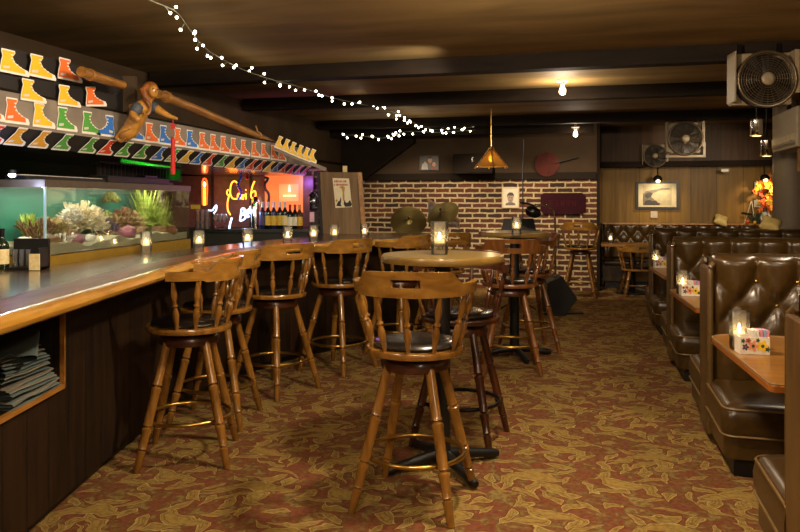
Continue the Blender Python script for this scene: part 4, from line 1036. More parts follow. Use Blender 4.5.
# music stand
t = thing('music_stand','black music stand with a wide desk behind the candle of the far round table','stand',((518-400)/F*9.4,9.4,0)); q0 = Vector(t.location)
c = P(518,226,9.4)-q0
MB().prism([(-.235,-.10),(.235,-.10),(.20,.10),(-.17,.10)],-.008,.008,Matrix.Translation(c) @ Matrix.Rotation(math.radians(68),4,'X')).build('desk', M['black'], t, smooth=0)
MB().box(c+Vector((0,-.06,-.10)),(.46,.06,.012)).build('lip', M['black'], t, smooth=0)
MB().cyl((0,.02,.02),c+Vector((0,.02,0)),.012).build('pole', M['blackmetal'], t)
for k in range(3):
    a = k*2*PI/3+.3; MB().tube([(0,.02,.18),(.26*math.cos(a),.02+.26*math.sin(a),.012)],.009,6).build('tripod_leg', M['blackmetal'], t)
# lamp with curved chrome arm
t = thing('floor_lamp','black shaded floor lamp with a curved chrome arm on the stage','lamp',(P(555,260,9.2).x,9.2,0)); q0 = Vector(t.location)
arc = smooth_path([P(555.5,300,9.2),P(555.3,250,9.2),P(555,220,9.2),P(552.5,210,9.2),P(547,206,9.2),P(541,205,9.2),P(535,206,9.2)],6)
arc[0].z = .02
MB().tube([p-q0 for p in arc],.013,10).build('arm', M['chrome'], t)
MB().lathe([(.15,0),(.15,.015),(.03,.03)],n=24).build('base', M['black'], t)
c = P(533,212,9.2)-q0
MB().ball(c,(.105,.09,.072),18,12,Matrix.Rotation(.35,3,'Y')).build('lamp_shade', plain('gloss_black_shade','#15130f',.2,coat=.4), t)
MB().tube([P(519.5,202.5,9.2)-q0,P(528,203.5,9.2)-q0,P(535,206,9.2)-q0],.014,8).build('handle', M['black'], t)
# hanging cable
o = MB().tube([W(523,139,11.0),W(522.7,170,11.0),W(522.8,220,11.0)],.010,6).build('hanging_cable', M['black'], None); tag(o,'thin black cable hanging straight down before the brick wall','cable')
# floor monitor
t = thing('monitor_speaker','black wedge stage monitor speaker on the carpet right of the far round table','speaker',(P(559,312,9.3).x,9.3,0)); q0 = Vector(t.location)
poly = [P(*p,9.3)-q0 for p in ((543.5,281),(557,274),(573,297),(560.5,312.5),(545.5,312.5))]
for p in poly[3:]: p.z = 0.0
MB(xz).prism([(p.x,p.z) for p in reversed(poly)],-.24,.24).build('cabinet', M['black'], t, smooth=0, bevel=.008)
a, b_ = poly[1], poly[2]; nn = Vector((b_.z-a.z,0,-(b_.x-a.x))).normalized(); nn = nn if nn.x > 0 else -nn; d = (b_-a)
q = Matrix((d.normalized(),Vector((0,1,0)),d.normalized().cross(Vector((0,1,0))))).transposed()
MB().box((a+b_)/2+nn*.004,(d.length*.9,.43,.012),q).build('grille', plain('speaker_grille','#1a1917',.7,bump=.4,scale=120), t, smooth=0)
MB().box((.17,-.1,.012),(.22,.04,.024)).build('foot', M['black'], t, smooth=0)
# picture, portrait, plaque, disc, speaker on the back wall
def framed(name, label, cat, x0,y0,x1,y1, b, fw, frame_mat, mount_mat, mw, th=.025):
    c = W((x0+x1)/2,(y0+y1)/2,b-.012); sx = (x1-x0)/F*c.y; sz = (y1-y0)/F*c.y
    sx /= (CA - SA*((x0+x1)/2-400)/F*1.0) if True else 1
    t = thing(name, label, cat, c, RZ)
    for k,(cc,d) in enumerate((((0,0,sz/2-fw/2),(sx,th,fw)),((0,0,-sz/2+fw/2),(sx,th,fw)),((-sx/2+fw/2,0,0),(fw,th,sz-2*fw)),((sx/2-fw/2,0,0),(fw,th,sz-2*fw)))):
        MB().box(cc,d).build('frame_side', frame_mat, t, smooth=0)
    MB().box((0,.004,0),(sx-2*fw,.010,sz-2*fw)).build('mount', mount_mat, t, smooth=0)
    return t, sx-2*fw-2*mw, sz-2*fw-2*mw
t, w_, h_ = framed('framed_photo','small dark framed colour photograph of two people high on the dark wall above the cymbals','picture',419.5,155,439,170.5,11.88,.014,M['black'],plain('photo_dark','#3a2a22',.4,var=.3,scale=9),.0)
def flat(nm_, m_, poly, t, y=-.004): MB(xz).prism(list(reversed(poly)) if False else poly, -y, -y+.003).build(nm_, m_, t, smooth=0)
def circ(cx,cz,rx,rz_,n=14): return [(cx+rx*math.cos(2*PI*i/n),cz+rz_*math.sin(2*PI*i/n)) for i in range(n)]
fc = plain('photo_face','#b88a68',.5); fg = plain('photo_grey_shirt','#a8a098',.5); fb = plain('photo_dark_hair','#241812',.5)
flat('print_figure', fg, [(-.13,-.11),(-.02,-.11),(-.03,-.02),(-.07,.02),(-.12,-.03)], t, -.002); flat('print_figure', fc, circ(.015,.04,.035,.045), t, -.002); flat('print_figure', fb, circ(.015,.085,.04,.02), t, -.0025)
flat('print_figure', fc, circ(.08,-.03,.03,.04), t, -.002); flat('print_figure', plain('photo_red','#8a3a28',.5), [(.03,-.11),(.13,-.11),(.13,-.07),(.06,-.06)], t, -.002)
t, w_, h_ = framed('framed_portrait','small cream framed portrait of a dark haired person on the brick wall','picture',502.5,187,518.5,208,11.88,.022,plain('cream_frame','#c8b48c',.5),plain('portrait_paper','#d8ccb0',.6,var=.08),.0)
flat('print_figure', plain('portrait_skin','#9a8068',.5), circ(0,-.015,.048,.068), t, -.003); flat('print_figure', plain('portrait_hair','#3a2c24',.5), [(-.055,.0),(-.05,.05),(-.02,.08),(.03,.08),(.055,.045),(.052,.0),(.04,.03),(-.035,.032)], t, -.0035)
flat('print_figure', plain('portrait_coat','#6a6258',.5), [(-.085,-.125),(.085,-.125),(.07,-.095),(.03,-.075),(-.03,-.075),(-.07,-.095)], t, -.003)
for sx_ in (-.018,.018): flat('print_eye', fb, circ(sx_,-.005,.008,.005,8), t, -.0045)
flat('print_mouth', fb, circ(0,-.05,.014,.003,8), t, -.0045)
c = W(563,203.5,11.88); t = thing('wall_plaque','dark maroon wooden plaque with notched corners and faint lettering on the brick wall','plaque',c,RZ)
hw, hh, nt2 = .345, .165, .045
MB(xz).prism([(-hw+nt2,-hh),(hw-nt2,-hh),(hw-nt2*.6,-hh+nt2*.6),(hw,-hh+nt2),(hw,hh-nt2),(hw-nt2*.6,hh-nt2*.6),(hw-nt2,hh),(-hw+nt2,hh),(-hw+nt2*.6,hh-nt2*.6),(-hw,hh-nt2),(-hw,-hh+nt2),(-hw+nt2*.6,-hh+nt2*.6)],0,.03).build('board', plain('maroon_paint','#300f17',.8,spec=.1,var=.15), t, smooth=0)
let = plain('faint_maroon_lettering','#45181f',.8,spec=.1)
X0 = -.20
for ch,segs in enumerate((((0,0,0,1),(0,1,.5,1),(0,.5,.5,.5)),((0,0,.3,1),(.3,1,.6,0),(.12,.4,.48,.4)),((0,0,0,1),(0,1,.5,1),(.5,1,.5,.5),(0,.5,.5,.5),(.2,.5,.55,0)),((0,1,.6,1),(.3,1,.3,0)),((0,0,0,1),(.5,0,.5,1),(0,1,.5,0)))):
    s = MB()
    for (x0,z0,x1,z1) in segs:
        s.tube([(X0+ch*.088+x0*.085,-.031,-.05+z0*.10),(X0+ch*.088+x1*.085,-.031,-.05+z1*.10)],.006,6)
    s.build('letter', let, t)
c = W(547,164.5,11.86); t = thing('wall_disc','dull red round wooden disc with a thin stick pointing right on the dark wall','disc',c,RZ)
MB().cyl((0,.01,0),(0,-.03,0),.19,n=36).build('disc', wood('red_wood','#3e150c','#5a2012',.5,(8,8,8),.0,spec=.1), t, smooth=40)
MB().tube([(.12,-.04,.02),(.48,-.02,.11)],.010,6).build('stick', M['darkboard'], t)
c = W(474,164,11.70); t = thing('wall_speaker','black loudspeaker box on the dark wall behind the hanging amber lamp','speaker',c,RZ)
MB().box((0,0,0),(.62,.30,.31)).build('cabinet', M['upper_dark'], t, smooth=0, bevel=.006)
MB().box((.11,-.152,0),(.38,.014,.28)).build('grille', M['upper_dark'], t, smooth=0); MB().box((-.0,-.165,.06),(.02,.01,.08)).build('badge', M['chrome'], t, smooth=0)
# hanging amber lamp
YP = 9.7; c = P(491,160,YP); t = thing('pendant_lamp','hanging six sided amber glass lamp with wooden ribs above the stage','lamp',(c.x,c.y,P(491,168,YP).z)); zt_ = P(491,150,YP).z-P(491,168,YP).z
amb = bpy.data.materials.new('amber_glass'); amb.use_nodes = True; nt = amb.node_tree; b_ = nt.nodes['Principled BSDF']; b_.inputs['Base Color'].default_value = hexc('#8a7448'); b_.inputs['Roughness'].default_value = .3
tr = nt.nodes.new('ShaderNodeBsdfTranslucent'); tr.inputs['Color'].default_value = hexc('#a08850'); tp = nt.nodes.new('ShaderNodeBsdfTransparent'); tp.inputs['Color'].default_value = hexc('#e0c090')
m1 = nt.nodes.new('ShaderNodeMixShader'); m1.inputs[0].default_value = .35; m2 = nt.nodes.new('ShaderNodeMixShader'); m2.inputs[0].default_value = .45
nt.links.new(b_.outputs[0],m1.inputs[1]); nt.links.new(tr.outputs[0],m1.inputs[2]); nt.links.new(m1.outputs[0],m2.inputs[1]); nt.links.new(tp.outputs[0],m2.inputs[2]); nt.links.new(m2.outputs[0],nt.nodes['Material Output'].inputs['Surface'])
RL = .225
for k in range(6):
    a0_, a1_ = k*PI/3+PI/6, (k+1)*PI/3+PI/6
    s = MB(); q_ = []
    for (r_,z_,aa) in ((RL,.015,a0_),(RL,.015,a1_),(.035,zt_,a1_),(.035,zt_,a0_)): q_.append(Vector((r_*math.cos(aa),r_*math.sin(aa),z_)))
    nrm = (q_[1]-q_[0]).cross(q_[3]-q_[0]).normalized()*.004
    a_ = [s.v(p) for p in q_]; bq = [s.v(p-nrm) for p in q_]; s.skin([a_,bq]); s.build('shade_panel', amb, t, smooth=0)
    MB().tube([(RL*1.06*math.cos(a0_),RL*1.06*math.sin(a0_),.0),(.03*math.cos(a0_),.03*math.sin(a0_),zt_+.01)],.010,6).build('rib', M['trimwood'], t)
MB().lathe([(.045,0),(.04,.03),(.012,.045)],(0,0,zt_),n=12).build('cap', M['brass'], t)
MB().tube([(0,0,zt_+.04),(0,0,CEIL-t.location.z)],.007,6).build('chain', M['brass'], t)
MB().ball((0,0,zt_*.52),(.03,.03,.042)).build('bulb', glow('amber_bulb','#ffc850',14), t)
PEND = Vector(t.location)+Vector((0,0,zt_*.5))

# ================================================================ CEILING BULBS
bulbm = glow('lit_bulb_glass','#ffe6c0',5)
def bulb(a, b, label, zc=CEIL):
    p = R(a,b,zc); t = thing('ceiling_bulb', label, 'light bulb', p, 0, 'bare ceiling bulbs')
    MB().lathe([(.062,0),(.058,-.012),(.03,-.018),(.024,-.045)],n=18).build('socket', M['white'], t)
    MB().lathe([(.014,-.045),(.018,-.06),(.033,-.095),(.034,-.112),(.028,-.132),(.012,-.144),(.0,-.146)],n=16).build('bulb', bulbm, t, smooth=70)
    if zc < CEIL: MB().cyl((0,0,-.002),(0,0,CEIL-zc),.02).build('stem', M['white'], t)
    return p
BULBS = []
for k in range(2):
    px,py = ((562.5,80.5),(575.5,127))[k]
    zc = CEIL if k == 0 else 2.49
    y = (zc-H0)*F/(200-py); X = (px-400)/F*y; a = X*CA-y*SA; b = X*SA+y*CA
    BULBS.append(bulb(a,b,('bare white bulb on the ceiling panel between two beams, the larger one','bare white bulb farther back on the ceiling, the smaller one')[k],zc))
BULBS.append(bulb(-.27,3.4,'bare bulb on the ceiling above the near round table')); BULBS.append(bulb(-.27,.9,'bare bulb on the ceiling behind the viewpoint'))

# ================================================================ STRING LIGHTS
fairy = glow('fairy_bulb','#fff0d0',14); wirem = plain('pale_green_wire','#6a6a58',.6)
def string_lights(label, pts, n, z, wob, seed):
    rr = random.Random(seed); path = []
    for px,py in pts:
        y = (z-H0)*F/(200-py); path.append(P(px,py,y))
    sm = smooth_path(path,8); q0 = sm[0]
    t = thing('fairy_lights', label, 'string lights', q0, 0)
    MB().tube([p-q0 for p in sm],.0035,5).build('wire', wirem, t)
    rs_ = resample(sm, n*3); px_ = []
    for i in range(n):
        f = (i+.2+.6*rr.random())/n
        # even in the picture: closer together near by
        k = f*(len(rs_)-1); p = rs_[int(k)].lerp(rs_[min(int(k)+1,len(rs_)-1)],k%1)
        off = Vector((rr.uniform(-.04,.04),rr.uniform(-.03,.03),rr.uniform(-.05,.035)*wob))
        e = p+off
        MB().tube([p-q0,e-q0],.0025,4).build('lead', wirem, t); 
        MB().ball(e-q0,(.0055+.00075*p.y,)*3,8,6).build('bulb', fairy, t)
string_lights('long string of white fairy lights looping across the ceiling from the near left',[(118,-30),(140,-6),(152,1),(176,12),(190,30),(204,47),(222,59),(244,70),(270,79),(300,87),(330,97),(360,104),(378,108),(396,113),(410,121),(432,129),(452,129),(474,127)],64,2.49,1.0,4)
string_lights('short string of white fairy lights sagging along the back of the ceiling',[(342,136),(352,135),(366,136.5),(382,138),(394,136),(404,132),(418,131.5),(436,132.5),(458,131),(475,130)],26,2.36,.8,9)
# ================================================================ BOOTHS
BL = 2.36        # length of a booth from the aisle to the right wall
def tuft_panel(L_, z0, z1, rows, pitch, x0, depth, y, sgn, res=.018):
    # buttoned leather: pillows between diagonal creases, plain rolls above and below
    zt_, zb_ = rows[0], rows[-1]; dz = (rows[0]-rows[1])
    nu, nv = int(L_/res), int((z1-z0)/res)
    def fn(u, v_):
        x = u*L_; z = z0+v_*(z1-z0)
        q = (x-x0)/pitch; w = (zt_-z)/dz
        if w < 0: d = abs(q-round(q))*pitch; d2 = 9
        elif w > len(rows)-1:
            sh = .5*((len(rows)-1)%2); d = abs(q-sh-round(q-sh))*pitch
        else:
            a_, b_ = q+w*.5, q-w*.5
            d = min(abs(a_-round(a_)), abs(b_-round(b_)))*pitch*.8
        cre = 1-math.exp(-(d/.030)**1.3)
        bt = 9
        for k, zr in enumerate(rows):
            qq = q-.5*(k%2); dd = math.hypot((qq-round(qq))*pitch, z-zr); bt = min(bt, dd)
        btn = 1-math.exp(-(bt/.045)**1.5)
        e = min(1, min(x, L_-x)/.05); e = math.sqrt(max(0, 1-(1-e)**2)); et = min(1, (z1-z)/.045); et = math.sqrt(max(0,1-(1-et)**2)); eb = min(1,(z-z0)/.03)
        h = depth*(.35+.65*cre)*(.45+.55*btn)*e*et*(eb**.5)
        return (x, y+sgn*h, z)
    s = MB(); s.grid(fn, nu, nv)
    return s
ROWS = [.952,.815,.678]
def make_booth(k):
    t = thing('booth_bench','x','booth seat')
    MB().box((BL/2+.035,-.175,.05),(BL-.05,1.26,.10)).build('plinth', M['black'], t, smooth=0)
    MB().box((BL/2+.02,-.175,.59),(BL-.04,.21,.98)).build('back_frame', M['leather'], t, smooth=0)
    for sgn,y,nm_ in ((-1,-.275,'backrest'),(1,-.075,'backrest')):
        s = tuft_panel(BL-.06,.33,1.095,ROWS,.215,.235,.062,y,sgn); s.build(nm_, M['leather'], t, smooth=75).location = (.035,0,0)
    s = MB(); n = 14
    sec = [(.115*math.cos(PI*i/n), .024*math.sin(PI*i/n)) for i in range(n+1)]
    s.skin([[s.v((xx,-.175+a,1.080+b)) for a,b in sec] for xx in (.05,.08,BL)]); s.build('top_roll', M['leather'], t, smooth=60)
    for row in range(2):
        for i in range(10):
            s = MB(); s.ball((.035+.235+.215*(i+.5*row),-.275-.020,ROWS[row]),(.010,.007,.010),8,6); s.build('tufting_button', M['brass'], t)
    # end panel towards the aisle with rolled leather edges
    s = MB(); s.box((.016,-.175,.545),(.032,.27,.965)); s.build('end_panel', M['endpanel'], t, smooth=0, bevel=.008)
    for yy in (-.318,-.032):
        s = MB(); s.tube([(.018,yy,.07),(.018,yy,.985),(.020,yy*.97-.003,1.025),(.035,-.175+(yy+.175)*.8,1.05)],.018,12); s.build('edge_roll', M['leather_edge'], t, smooth=60)
    s = MB(); s.ball((.022,-.325,1.03),.014,10,8); s.build('corner_stud', M['chrome'], t)
    # two seats with rounded aisle corners
    for sgn,yb_ in ((-1,-.30),(1,-.05)):
        D = .56
        def outline(ins):
            r = .065; pts = [(ins,0)]
            for i in range(7):
                a = PI-(PI/2)*i/6; pts.append((ins+r+r*math.cos(a), D-ins-r+r*math.sin(a)))
            pts += [(BL,D-ins),(BL,0)]
            return [(x, yb_+sgn*y) for x,y in pts]
        s = MB(); oo = outline(.012); s.skin([[s.v((x,y,z)) for x,y in oo] for z in (.10,.215)]); s.build('seat_base', M['leather'], t, smooth=40)
        s = MB(); rings = []
        for ins,z in ((.006,.218),(-.004,.25),(-.006,.30),(.000,.340),(.020,.366),(.05,.380),(.12,.388)): rings.append([s.v((x,y,z)) for x,y in outline(ins)])
        s.skin(rings); s.build('seat_cushion', M['leather'], t, smooth=60)
        for z,ins in ((.218,.0),(.354,.004)):
            s = MB(); s.tube([(x,y,z) for x,y in outline(ins)[:-1]],.006,6); s.build('piping', M['piping'], t)
    return t
BK = [2.86,4.92,6.98,9.04]
BO_ = make_booth(0)
labs = ['brown leather booth bench nearest us at the right edge, only its end showing','brown leather booth bench behind the nearest orange table, its buttoned back fully in view','brown buttoned leather booth bench second from us of those whose backs show','brown buttoned leather booth bench farthest away in the row, with a yellow cushion on top']
for k in range(4):
    o = BO_ if k == 0 else copy_tree(BO_)
    o.location = R(.655,BK[k],0); o.rotation_euler = (0,0,RZ); o['label'] = labs[k]; o['group'] = 'booth benches'
# tables between them
def make_btable():
    t = thing('booth_table','x','table'); w_, L_ = 1.1, 2.30
    def ol(ins):
        r = .03; pts = []
        for i in range(6):
            a = -PI/2-(PI/2)*i/5; pts.append((.06+ins+r+(r)*math.cos(a), -w_/2+ins+r+r*math.sin(a)))
        r = .12
        for i in range(6):
            a = PI-(PI/2)*i/5; pts.append((ins+r+r*math.cos(a), w_/2-ins-r+r*math.sin(a)))
        return pts+[(L_,w_/2-ins),(L_,-w_/2+ins)]
    s = MB(); s.prism(ol(.004),.684,.708); s.build('tabletop', M['tablewood'], t, smooth=0)
    s = MB(); s.skin([[s.v((x,y,z)) for x,y in ol(i_)] for i_,z in ((.006,.674),(.0,.678),(.0,.700),(.004,.704))],caps=False); s.build('edge_band', plain('orange_edge_band','#8a4e1c',.3,coat=.2), t, smooth=40)
    s = MB(); s.tube([(x,y,.706) for x,y in ol(.004)[:-1]],.0045,6); s.build('edge_line', M['piping'], t)
    for xx in (.75,1.75):
        MB().cyl((xx,0,.02),(xx,0,.684),.045,n=16).build('pedestal', M['black'], t); MB().lathe([(.24,0),(.24,.012),(.05,.04)],(xx,0,0),n=24).build('pedestal_base', M['black'], t)
    return t
BT_ = make_btable()
for k in range(3):
    o = BT_ if k == 0 else copy_tree(BT_)
    o.location = R(.600,(3.62,5.66,7.72)[k],0.012); o.rotation_euler = (0,0,RZ); o['group'] = 'booth tables'
    o['label'] = ('orange wood booth table nearest us, with the flower patterned caddy in full view','orange wood booth table in the middle, seen between the first two booth backs','farthest orange wood booth table, only its rounded end showing')[k]
# caddies, tumblers and sugar on the tables
petal = {k: plain('petal_'+k, c, .5) for k,c in dict(yellow='#e0b41c',peach='#d88a60',red='#b83a2c',blue='#2a3a58',leaf='#2c4a34').items()}
def make_caddy():
    t = thing('sugar_caddy','x','caddy'); w_, d_, h_ = .145, .085, .085
    s = MB()
    s.box((0,0,.004),(w_,d_,.008)); s.build('base', M['white'], t, smooth=0)
    for c,dm in (((0,-d_/2,h_*.5),(w_,.006,h_)),((0,d_/2,h_*.5),(w_,.006,h_)),((-w_/2,0,h_*.5),(.006,d_,h_)),((w_/2,0,h_*.5),(.006,d_,h_))):
        MB().box(c,dm).build('side', plain('caddy_white','#d8ccb8',.4,var=.06) if 'cw' not in M else M['cw'], t, smooth=0)
    for cx,cz,col,r_ in ((-.010,.042,'peach',.030),(.038,.042,'yellow',.031),(-.048,.036,'blue',.018),(.063,.026,'leaf',.014),(-.034,.068,'red',.015),(-.060,.066,'leaf',.012),(.014,.070,'leaf',.011)):
        s = MB(xz)
        pts = []
        for i in range(40):
            a = 2*PI*i/40; rr_ = r_*(.78+.22*math.cos(5*a)); pts.append((cx+rr_*math.cos(a),cz+rr_*math.sin(a)))
        s.prism(pts,d_/2+.003,d_/2+.0055); s.build('painted_flower', petal[col], t, smooth=0)
        s = MB(xz); s.prism([(cx+r_*.28*math.cos(a*PI/4),cz+r_*.28*math.sin(a*PI/4)) for a in range(8)],d_/2+.0055,d_/2+.007); s.build('flower_centre', petal['leaf' if col!='blue' else 'red'], t, smooth=0)
    return t
M['cw'] = plain('caddy_white','#d8ccb8',.4,var=.06)
CD_ = make_caddy()
pinkp, whitep, bluep = plain('pink_packet','#d88a90',.6), plain('white_packet','#e0d8cc',.6), plain('blue_packet','#8aa4c8',.6)
for k,(px,py,yb) in enumerate(((752,353,3.36),(689.5,295.5,5.3),(660.5,267.5,7.3))):
    zt_ = .7205; y = (H0-zt_)*F/(py-200); x = (px-400)/F*y
    o = CD_ if k == 0 else copy_tree(CD_); o.location = (x,y,zt_+.001); o.rotation_euler = (0,0,-.12); o.scale = (.86,.86,.92)
    o['group'] = 'sugar caddies'; o['label'] = ('white caddy painted with flowers on the nearest booth table','white flower painted caddy on the middle booth table','small white caddy on the farthest booth table')[k]
    q_ = Matrix.Rotation(-.12,3,'Z')
    tm = copy_tree(CT); tm.location = Vector((x,y,zt_+.002)) + q_ @ Vector((-.026,.092,0)); tm.scale = (1.08,1.08,1.12); tm['group'] = 'candle tumblers on booth tables'
    tm['label'] = ('lit candle tumbler behind the painted caddy on the nearest booth table','lit candle tumbler behind the caddy on the middle booth table','lit candle tumbler behind the caddy on the farthest booth table')[k]
    for i,(pc,dx,dz) in enumerate(((whitep,.006,.075),(whitep,.020,.085),(pinkp,.034,.072),(bluep,.047,.078),(pinkp,.058,.070))):
        ob = MB().box((0,0,.05),(.011,.055,.10),Matrix.Rotation(.12*(i-2),3,'Y')).build('sugar_packet', pc, None, smooth=0)
        ob.location = Vector((x,y,zt_+.010))+q_ @ Vector((dx*.86,0,0)); ob['category'] = 'packet'; ob['group'] = 'sugar packets in the caddies'
        ob['label'] = '%s paper sugar packet, %s from the left in the caddy on the %s booth table' % (('white','white','pink','blue','pink')[i],ORD[i],('nearest','middle','farthest')[k])
# bench along the back wall
wb = thing('wall_bench','long buttoned brown leather bench along the panelled back wall','bench',R(.20,12.95,0),RZ); LW = 2.80
MB().box((LW/2,-.28,.06),(LW-.06,.50,.12)).build('plinth', M['black'], wb, smooth=0)
MB().box((LW/2,-.31,.26),(LW,.60,.28)).build('seat_base', M['leather'], wb, smooth=0)
MB().box((LW/2,-.33,.41),(LW,.62,.09)).build('seat_cushion', M['leather'], wb, smooth=40, bevel=.03, seg=3)
MB().box((LW/2,-.07,.70),(LW,.12,.60)).build('back_frame', M['leather'], wb, smooth=0)
tuft_panel(LW,.45,1.03,[.92,.78,.64],.225,.11,.07,-.12,-1,.022).build('backrest', M['leather'], wb, smooth=75)
MB().box((LW/2,-.08,1.03),(LW,.16,.025)).build('top_ledge', M['trimwood'], wb, smooth=0)
for row in range(2):
    for i in range(12): MB().ball((.11+.225*(i+.5*row),-.12-.024,(.92,.78)[row]),(.010,.008,.010),8,6).build('tufting_button', M['brass'], wb)
# table, chair and candle by the back bench
o = copy_tree(BT_); bpy.data.objects.remove([c for c in o.children if c.name.startswith('edge_line')][0])
for c in list(o.children): bpy.data.objects.remove(c)
bpy.data.objects.remove(o)
tb = thing('dining_table','square orange table before the back wall bench, beside the low chair','table',R(.62,11.85,0),RZ)
MB().box((0,0,.735),(.92,.62,.04)).build('tabletop', M['tablewood'], tb, smooth=0, bevel=.008)
MB().cyl((0,0,.03),(0,0,.715),.045).build('pedestal', M['black'], tb); MB().lathe([(.26,0),(.26,.015),(.05,.05)],n=24).build('pedestal_base', M['black'], tb)
CH = make_stool(True); CH.location = (3.55,11.0,0); CH.rotation_euler = (0,0,math.radians(-8)); CH['label'] = 'low honey wood captain chair with a spindle back at the back wall table'; CH.scale=(1.12,1.12,1.0)
tm = copy_tree(CT); tm.location = R(.30,11.78,.7555); tm['group'] = 'candle tumblers on tables'; tm['label'] = 'lit candle tumbler on the square table by the back wall'
# yellow cushions
yc = plain('yellow_cloth','#e0c678',.85,var=.1)
def cushion(p, w, h, rz, label):
    s = MB()
    def fn(u,v_):
        a,b = u*2-1, v_*2-1; e = (max(0,(1-a**4))*max(0,(1-b**4)))**.5
        return (a*w/2*(1-.12*(1-abs(b))),0,b*h/2*(1-.12*(1-abs(a)))+.0), e
    f_ = [[None]*13 for _ in range(13)]; bk = [[None]*13 for _ in range(13)]
    for j in range(13):
        for i in range(13):
            q_,e = fn(i/12,j/12); q_ = Vector(q_); f_[j][i] = s.v(q_+Vector((0,-.06*e-.002,0))); bk[j][i] = s.v(q_+Vector((0,.06*e+.002,0)))
    for j in range(12):
        for i in range(12):
            s.f([f_[j][i],f_[j][i+1],f_[j+1][i+1],f_[j+1][i]]); s.f([bk[j][i],bk[j+1][i],bk[j+1][i+1],bk[j][i+1]])
    bmesh.ops.remove_doubles(s.bm, verts=s.bm.verts, dist=.0045)
    o = s.build('cushion', yc, None, smooth=75); o.location = p; o.rotation_euler = (-.9,.35,rz)
    return tag(o, label, 'cushion', None)
p = W(721,224,12.72); p.z = 1.10; cushion(p,.21,.20,RZ,'yellow cushion lying on the top of the back wall bench')
p = W(770.5,231,8.86); p.z = 1.15; cushion(p,.21,.19,RZ-.2,'yellow cushion on the top of the farthest booth back, before the grey column')

# ================================================================ BACK RIGHT WALL
t, w_, h_ = framed('framed_landscape','dark framed black and white shoreline picture on the panelled back wall','picture',639.5,181.5,675,209,12.98,.035,M['black'],plain('ivory_mount','#c8b88c',.6,var=.04),.0,.03)
ink1, ink2, paperg = plain('print_dark_grey','#352f26',.6,var=.3,scale=40), plain('print_grey','#6a5f48',.6,var=.3,scale=30), plain('print_light','#a89a72',.6,var=.15,scale=12)
flat('print_sheet', paperg, [(-.225,-.165),(.225,-.165),(.225,.165),(-.225,.165)], t, -.002)
flat('print_shore', ink2, [(-.225,-.165),(-.02,-.165),(.02,-.13),(-.05,-.07),(-.10,-.02),(-.14,.02),(-.225,.03)], t, -.004)
flat('print_rocks', ink1, [(-.21,-.165),(.03,-.165),(.05,-.14),(.0,-.115),(-.02,-.085),(-.08,-.10),(-.12,-.075),(-.19,-.09)], t, -.005)
flat('print_headland', ink2, [(-.20,.06),(-.10,.085),(.0,.10),(.08,.125),(.18,.12),(.21,.10),(.12,.085),(.03,.075),(-.05,.04),(-.13,.0),(-.20,.0)], t, -.005)
flat('print_trees', ink1, [(-.18,.03),(-.12,.055),(-.07,.03),(-.10,-.03),(-.16,-.05),(-.20,-.02)], t, -.006)
o = MB().box((0,0,0),(.11,.02,.11)).build('wall_card', M['cream'], None, smooth=0); o.location = W(654,214.5,12.985); o.rotation_euler = (0,0,RZ); tag(o,'small pale card on the panelled wall under the landscape picture','card')
def picture_light(px,py,b,label):
    p = W(px,py,b); t = thing('picture_light',label,'spotlight',p,RZ)
    MB().tube([(0,.0,.24),(0,-.02,.10),(0,-.05,.0)],.010,8).build('arm', M['black'], t)
    MB().ball((0,-.06,-.02),(.07,.07,.065),16,10).build('lamp_shade', M['black'], t); MB().ball((0,-.10,-.05),(.035,.035,.03),12,8).build('bulb', glow('spot_bulb','#ffd890',6), t)
    return p
PL1 = picture_light(657.5,178,12.74,'small black ball spotlight above the landscape picture'); PL2 = picture_light(764,177,12.72,'small black ball spotlight above the autumn leaves')
t = thing('recessed_light','tiny white light in the trim of the back wall bulkhead','light',W(725,170.3,12.555),RZ); MB().box((0,0,0),(.09,.02,.03)).build('lens', M['white'], t, smooth=0); MB().box((0,.006,0),(.12,.012,.05)).build('bezel', M['grey'], t, smooth=0)
# autumn leaves in a vase on the bench ledge
pv = W(765.5,216,12.83); pv.z = 1.0435
t = thing('leaf_arrangement','vase of orange and yellow autumn leaves against the back wall, left of the grey column','flowers',pv,0)
MB().lathe([(.05,0),(.085,.05),(.09,.10),(.05,.17),(.055,.20)],n=20).build('vase', M['white'], t, smooth=60)
lc = [plain('leaf_'+k,c,.6,var=.2) for k,c in (('orange','#d8641a'),('amber','#e09a1c'),('red','#a8341a'),('yellow','#e0c040'))]
rr = random.Random(11)
for k in range(46):
    a = rr.random()*2*PI; zz = rr.uniform(.22,.74); rad = .19*math.sin(PI*min(1,(zz-.12)/.68))*rr.uniform(.35,1); c = Vector((rad*math.cos(a),rad*math.sin(a)*.55-.02,zz)); sz = rr.uniform(.06,.10)
    q_ = (Matrix.Rotation(rr.uniform(-.9,.9),4,'X')@Matrix.Rotation(rr.uniform(-.9,.9),4,'Z')@Matrix.Rotation(rr.random()*6,4,'Y')@xz)
    poly = [(sz*rq*math.sin(i*PI/5),sz*rq*math.cos(i*PI/5)) for i,rq in enumerate((1,.45,.8,.4,.6,.3,.6,.4,.8,.45))]
    MB(Matrix.Translation(c)@q_).prism(poly,-.002,.002).build('leaf', lc[k%4 if k%7 else 0], t, smooth=0)
for k in range(6): 
    a = k*PI/3; MB().tube([(0,0,.12),(.05*math.cos(a),.03*math.sin(a),.35),(.12*math.cos(a),.06*math.sin(a),.62)],.004,5).build('stem', M['darkboard'], t)
for k,(px,py,lb) in enumerate(((758.5,187,'small white framed card on the back wall behind the autumn leaves'),(762,203.5,'wide white framed card under the autumn leaves'))):
    t, w_, h_ = framed('framed_card',lb,'picture',px-(4,7)[k],py-(6,4.5)[k],px+(4,7)[k],py+(6,4.5)[k],12.985,.012,M['black'],M['white'],0)
pg = W(757,222,12.79); pg.z = 1.0435
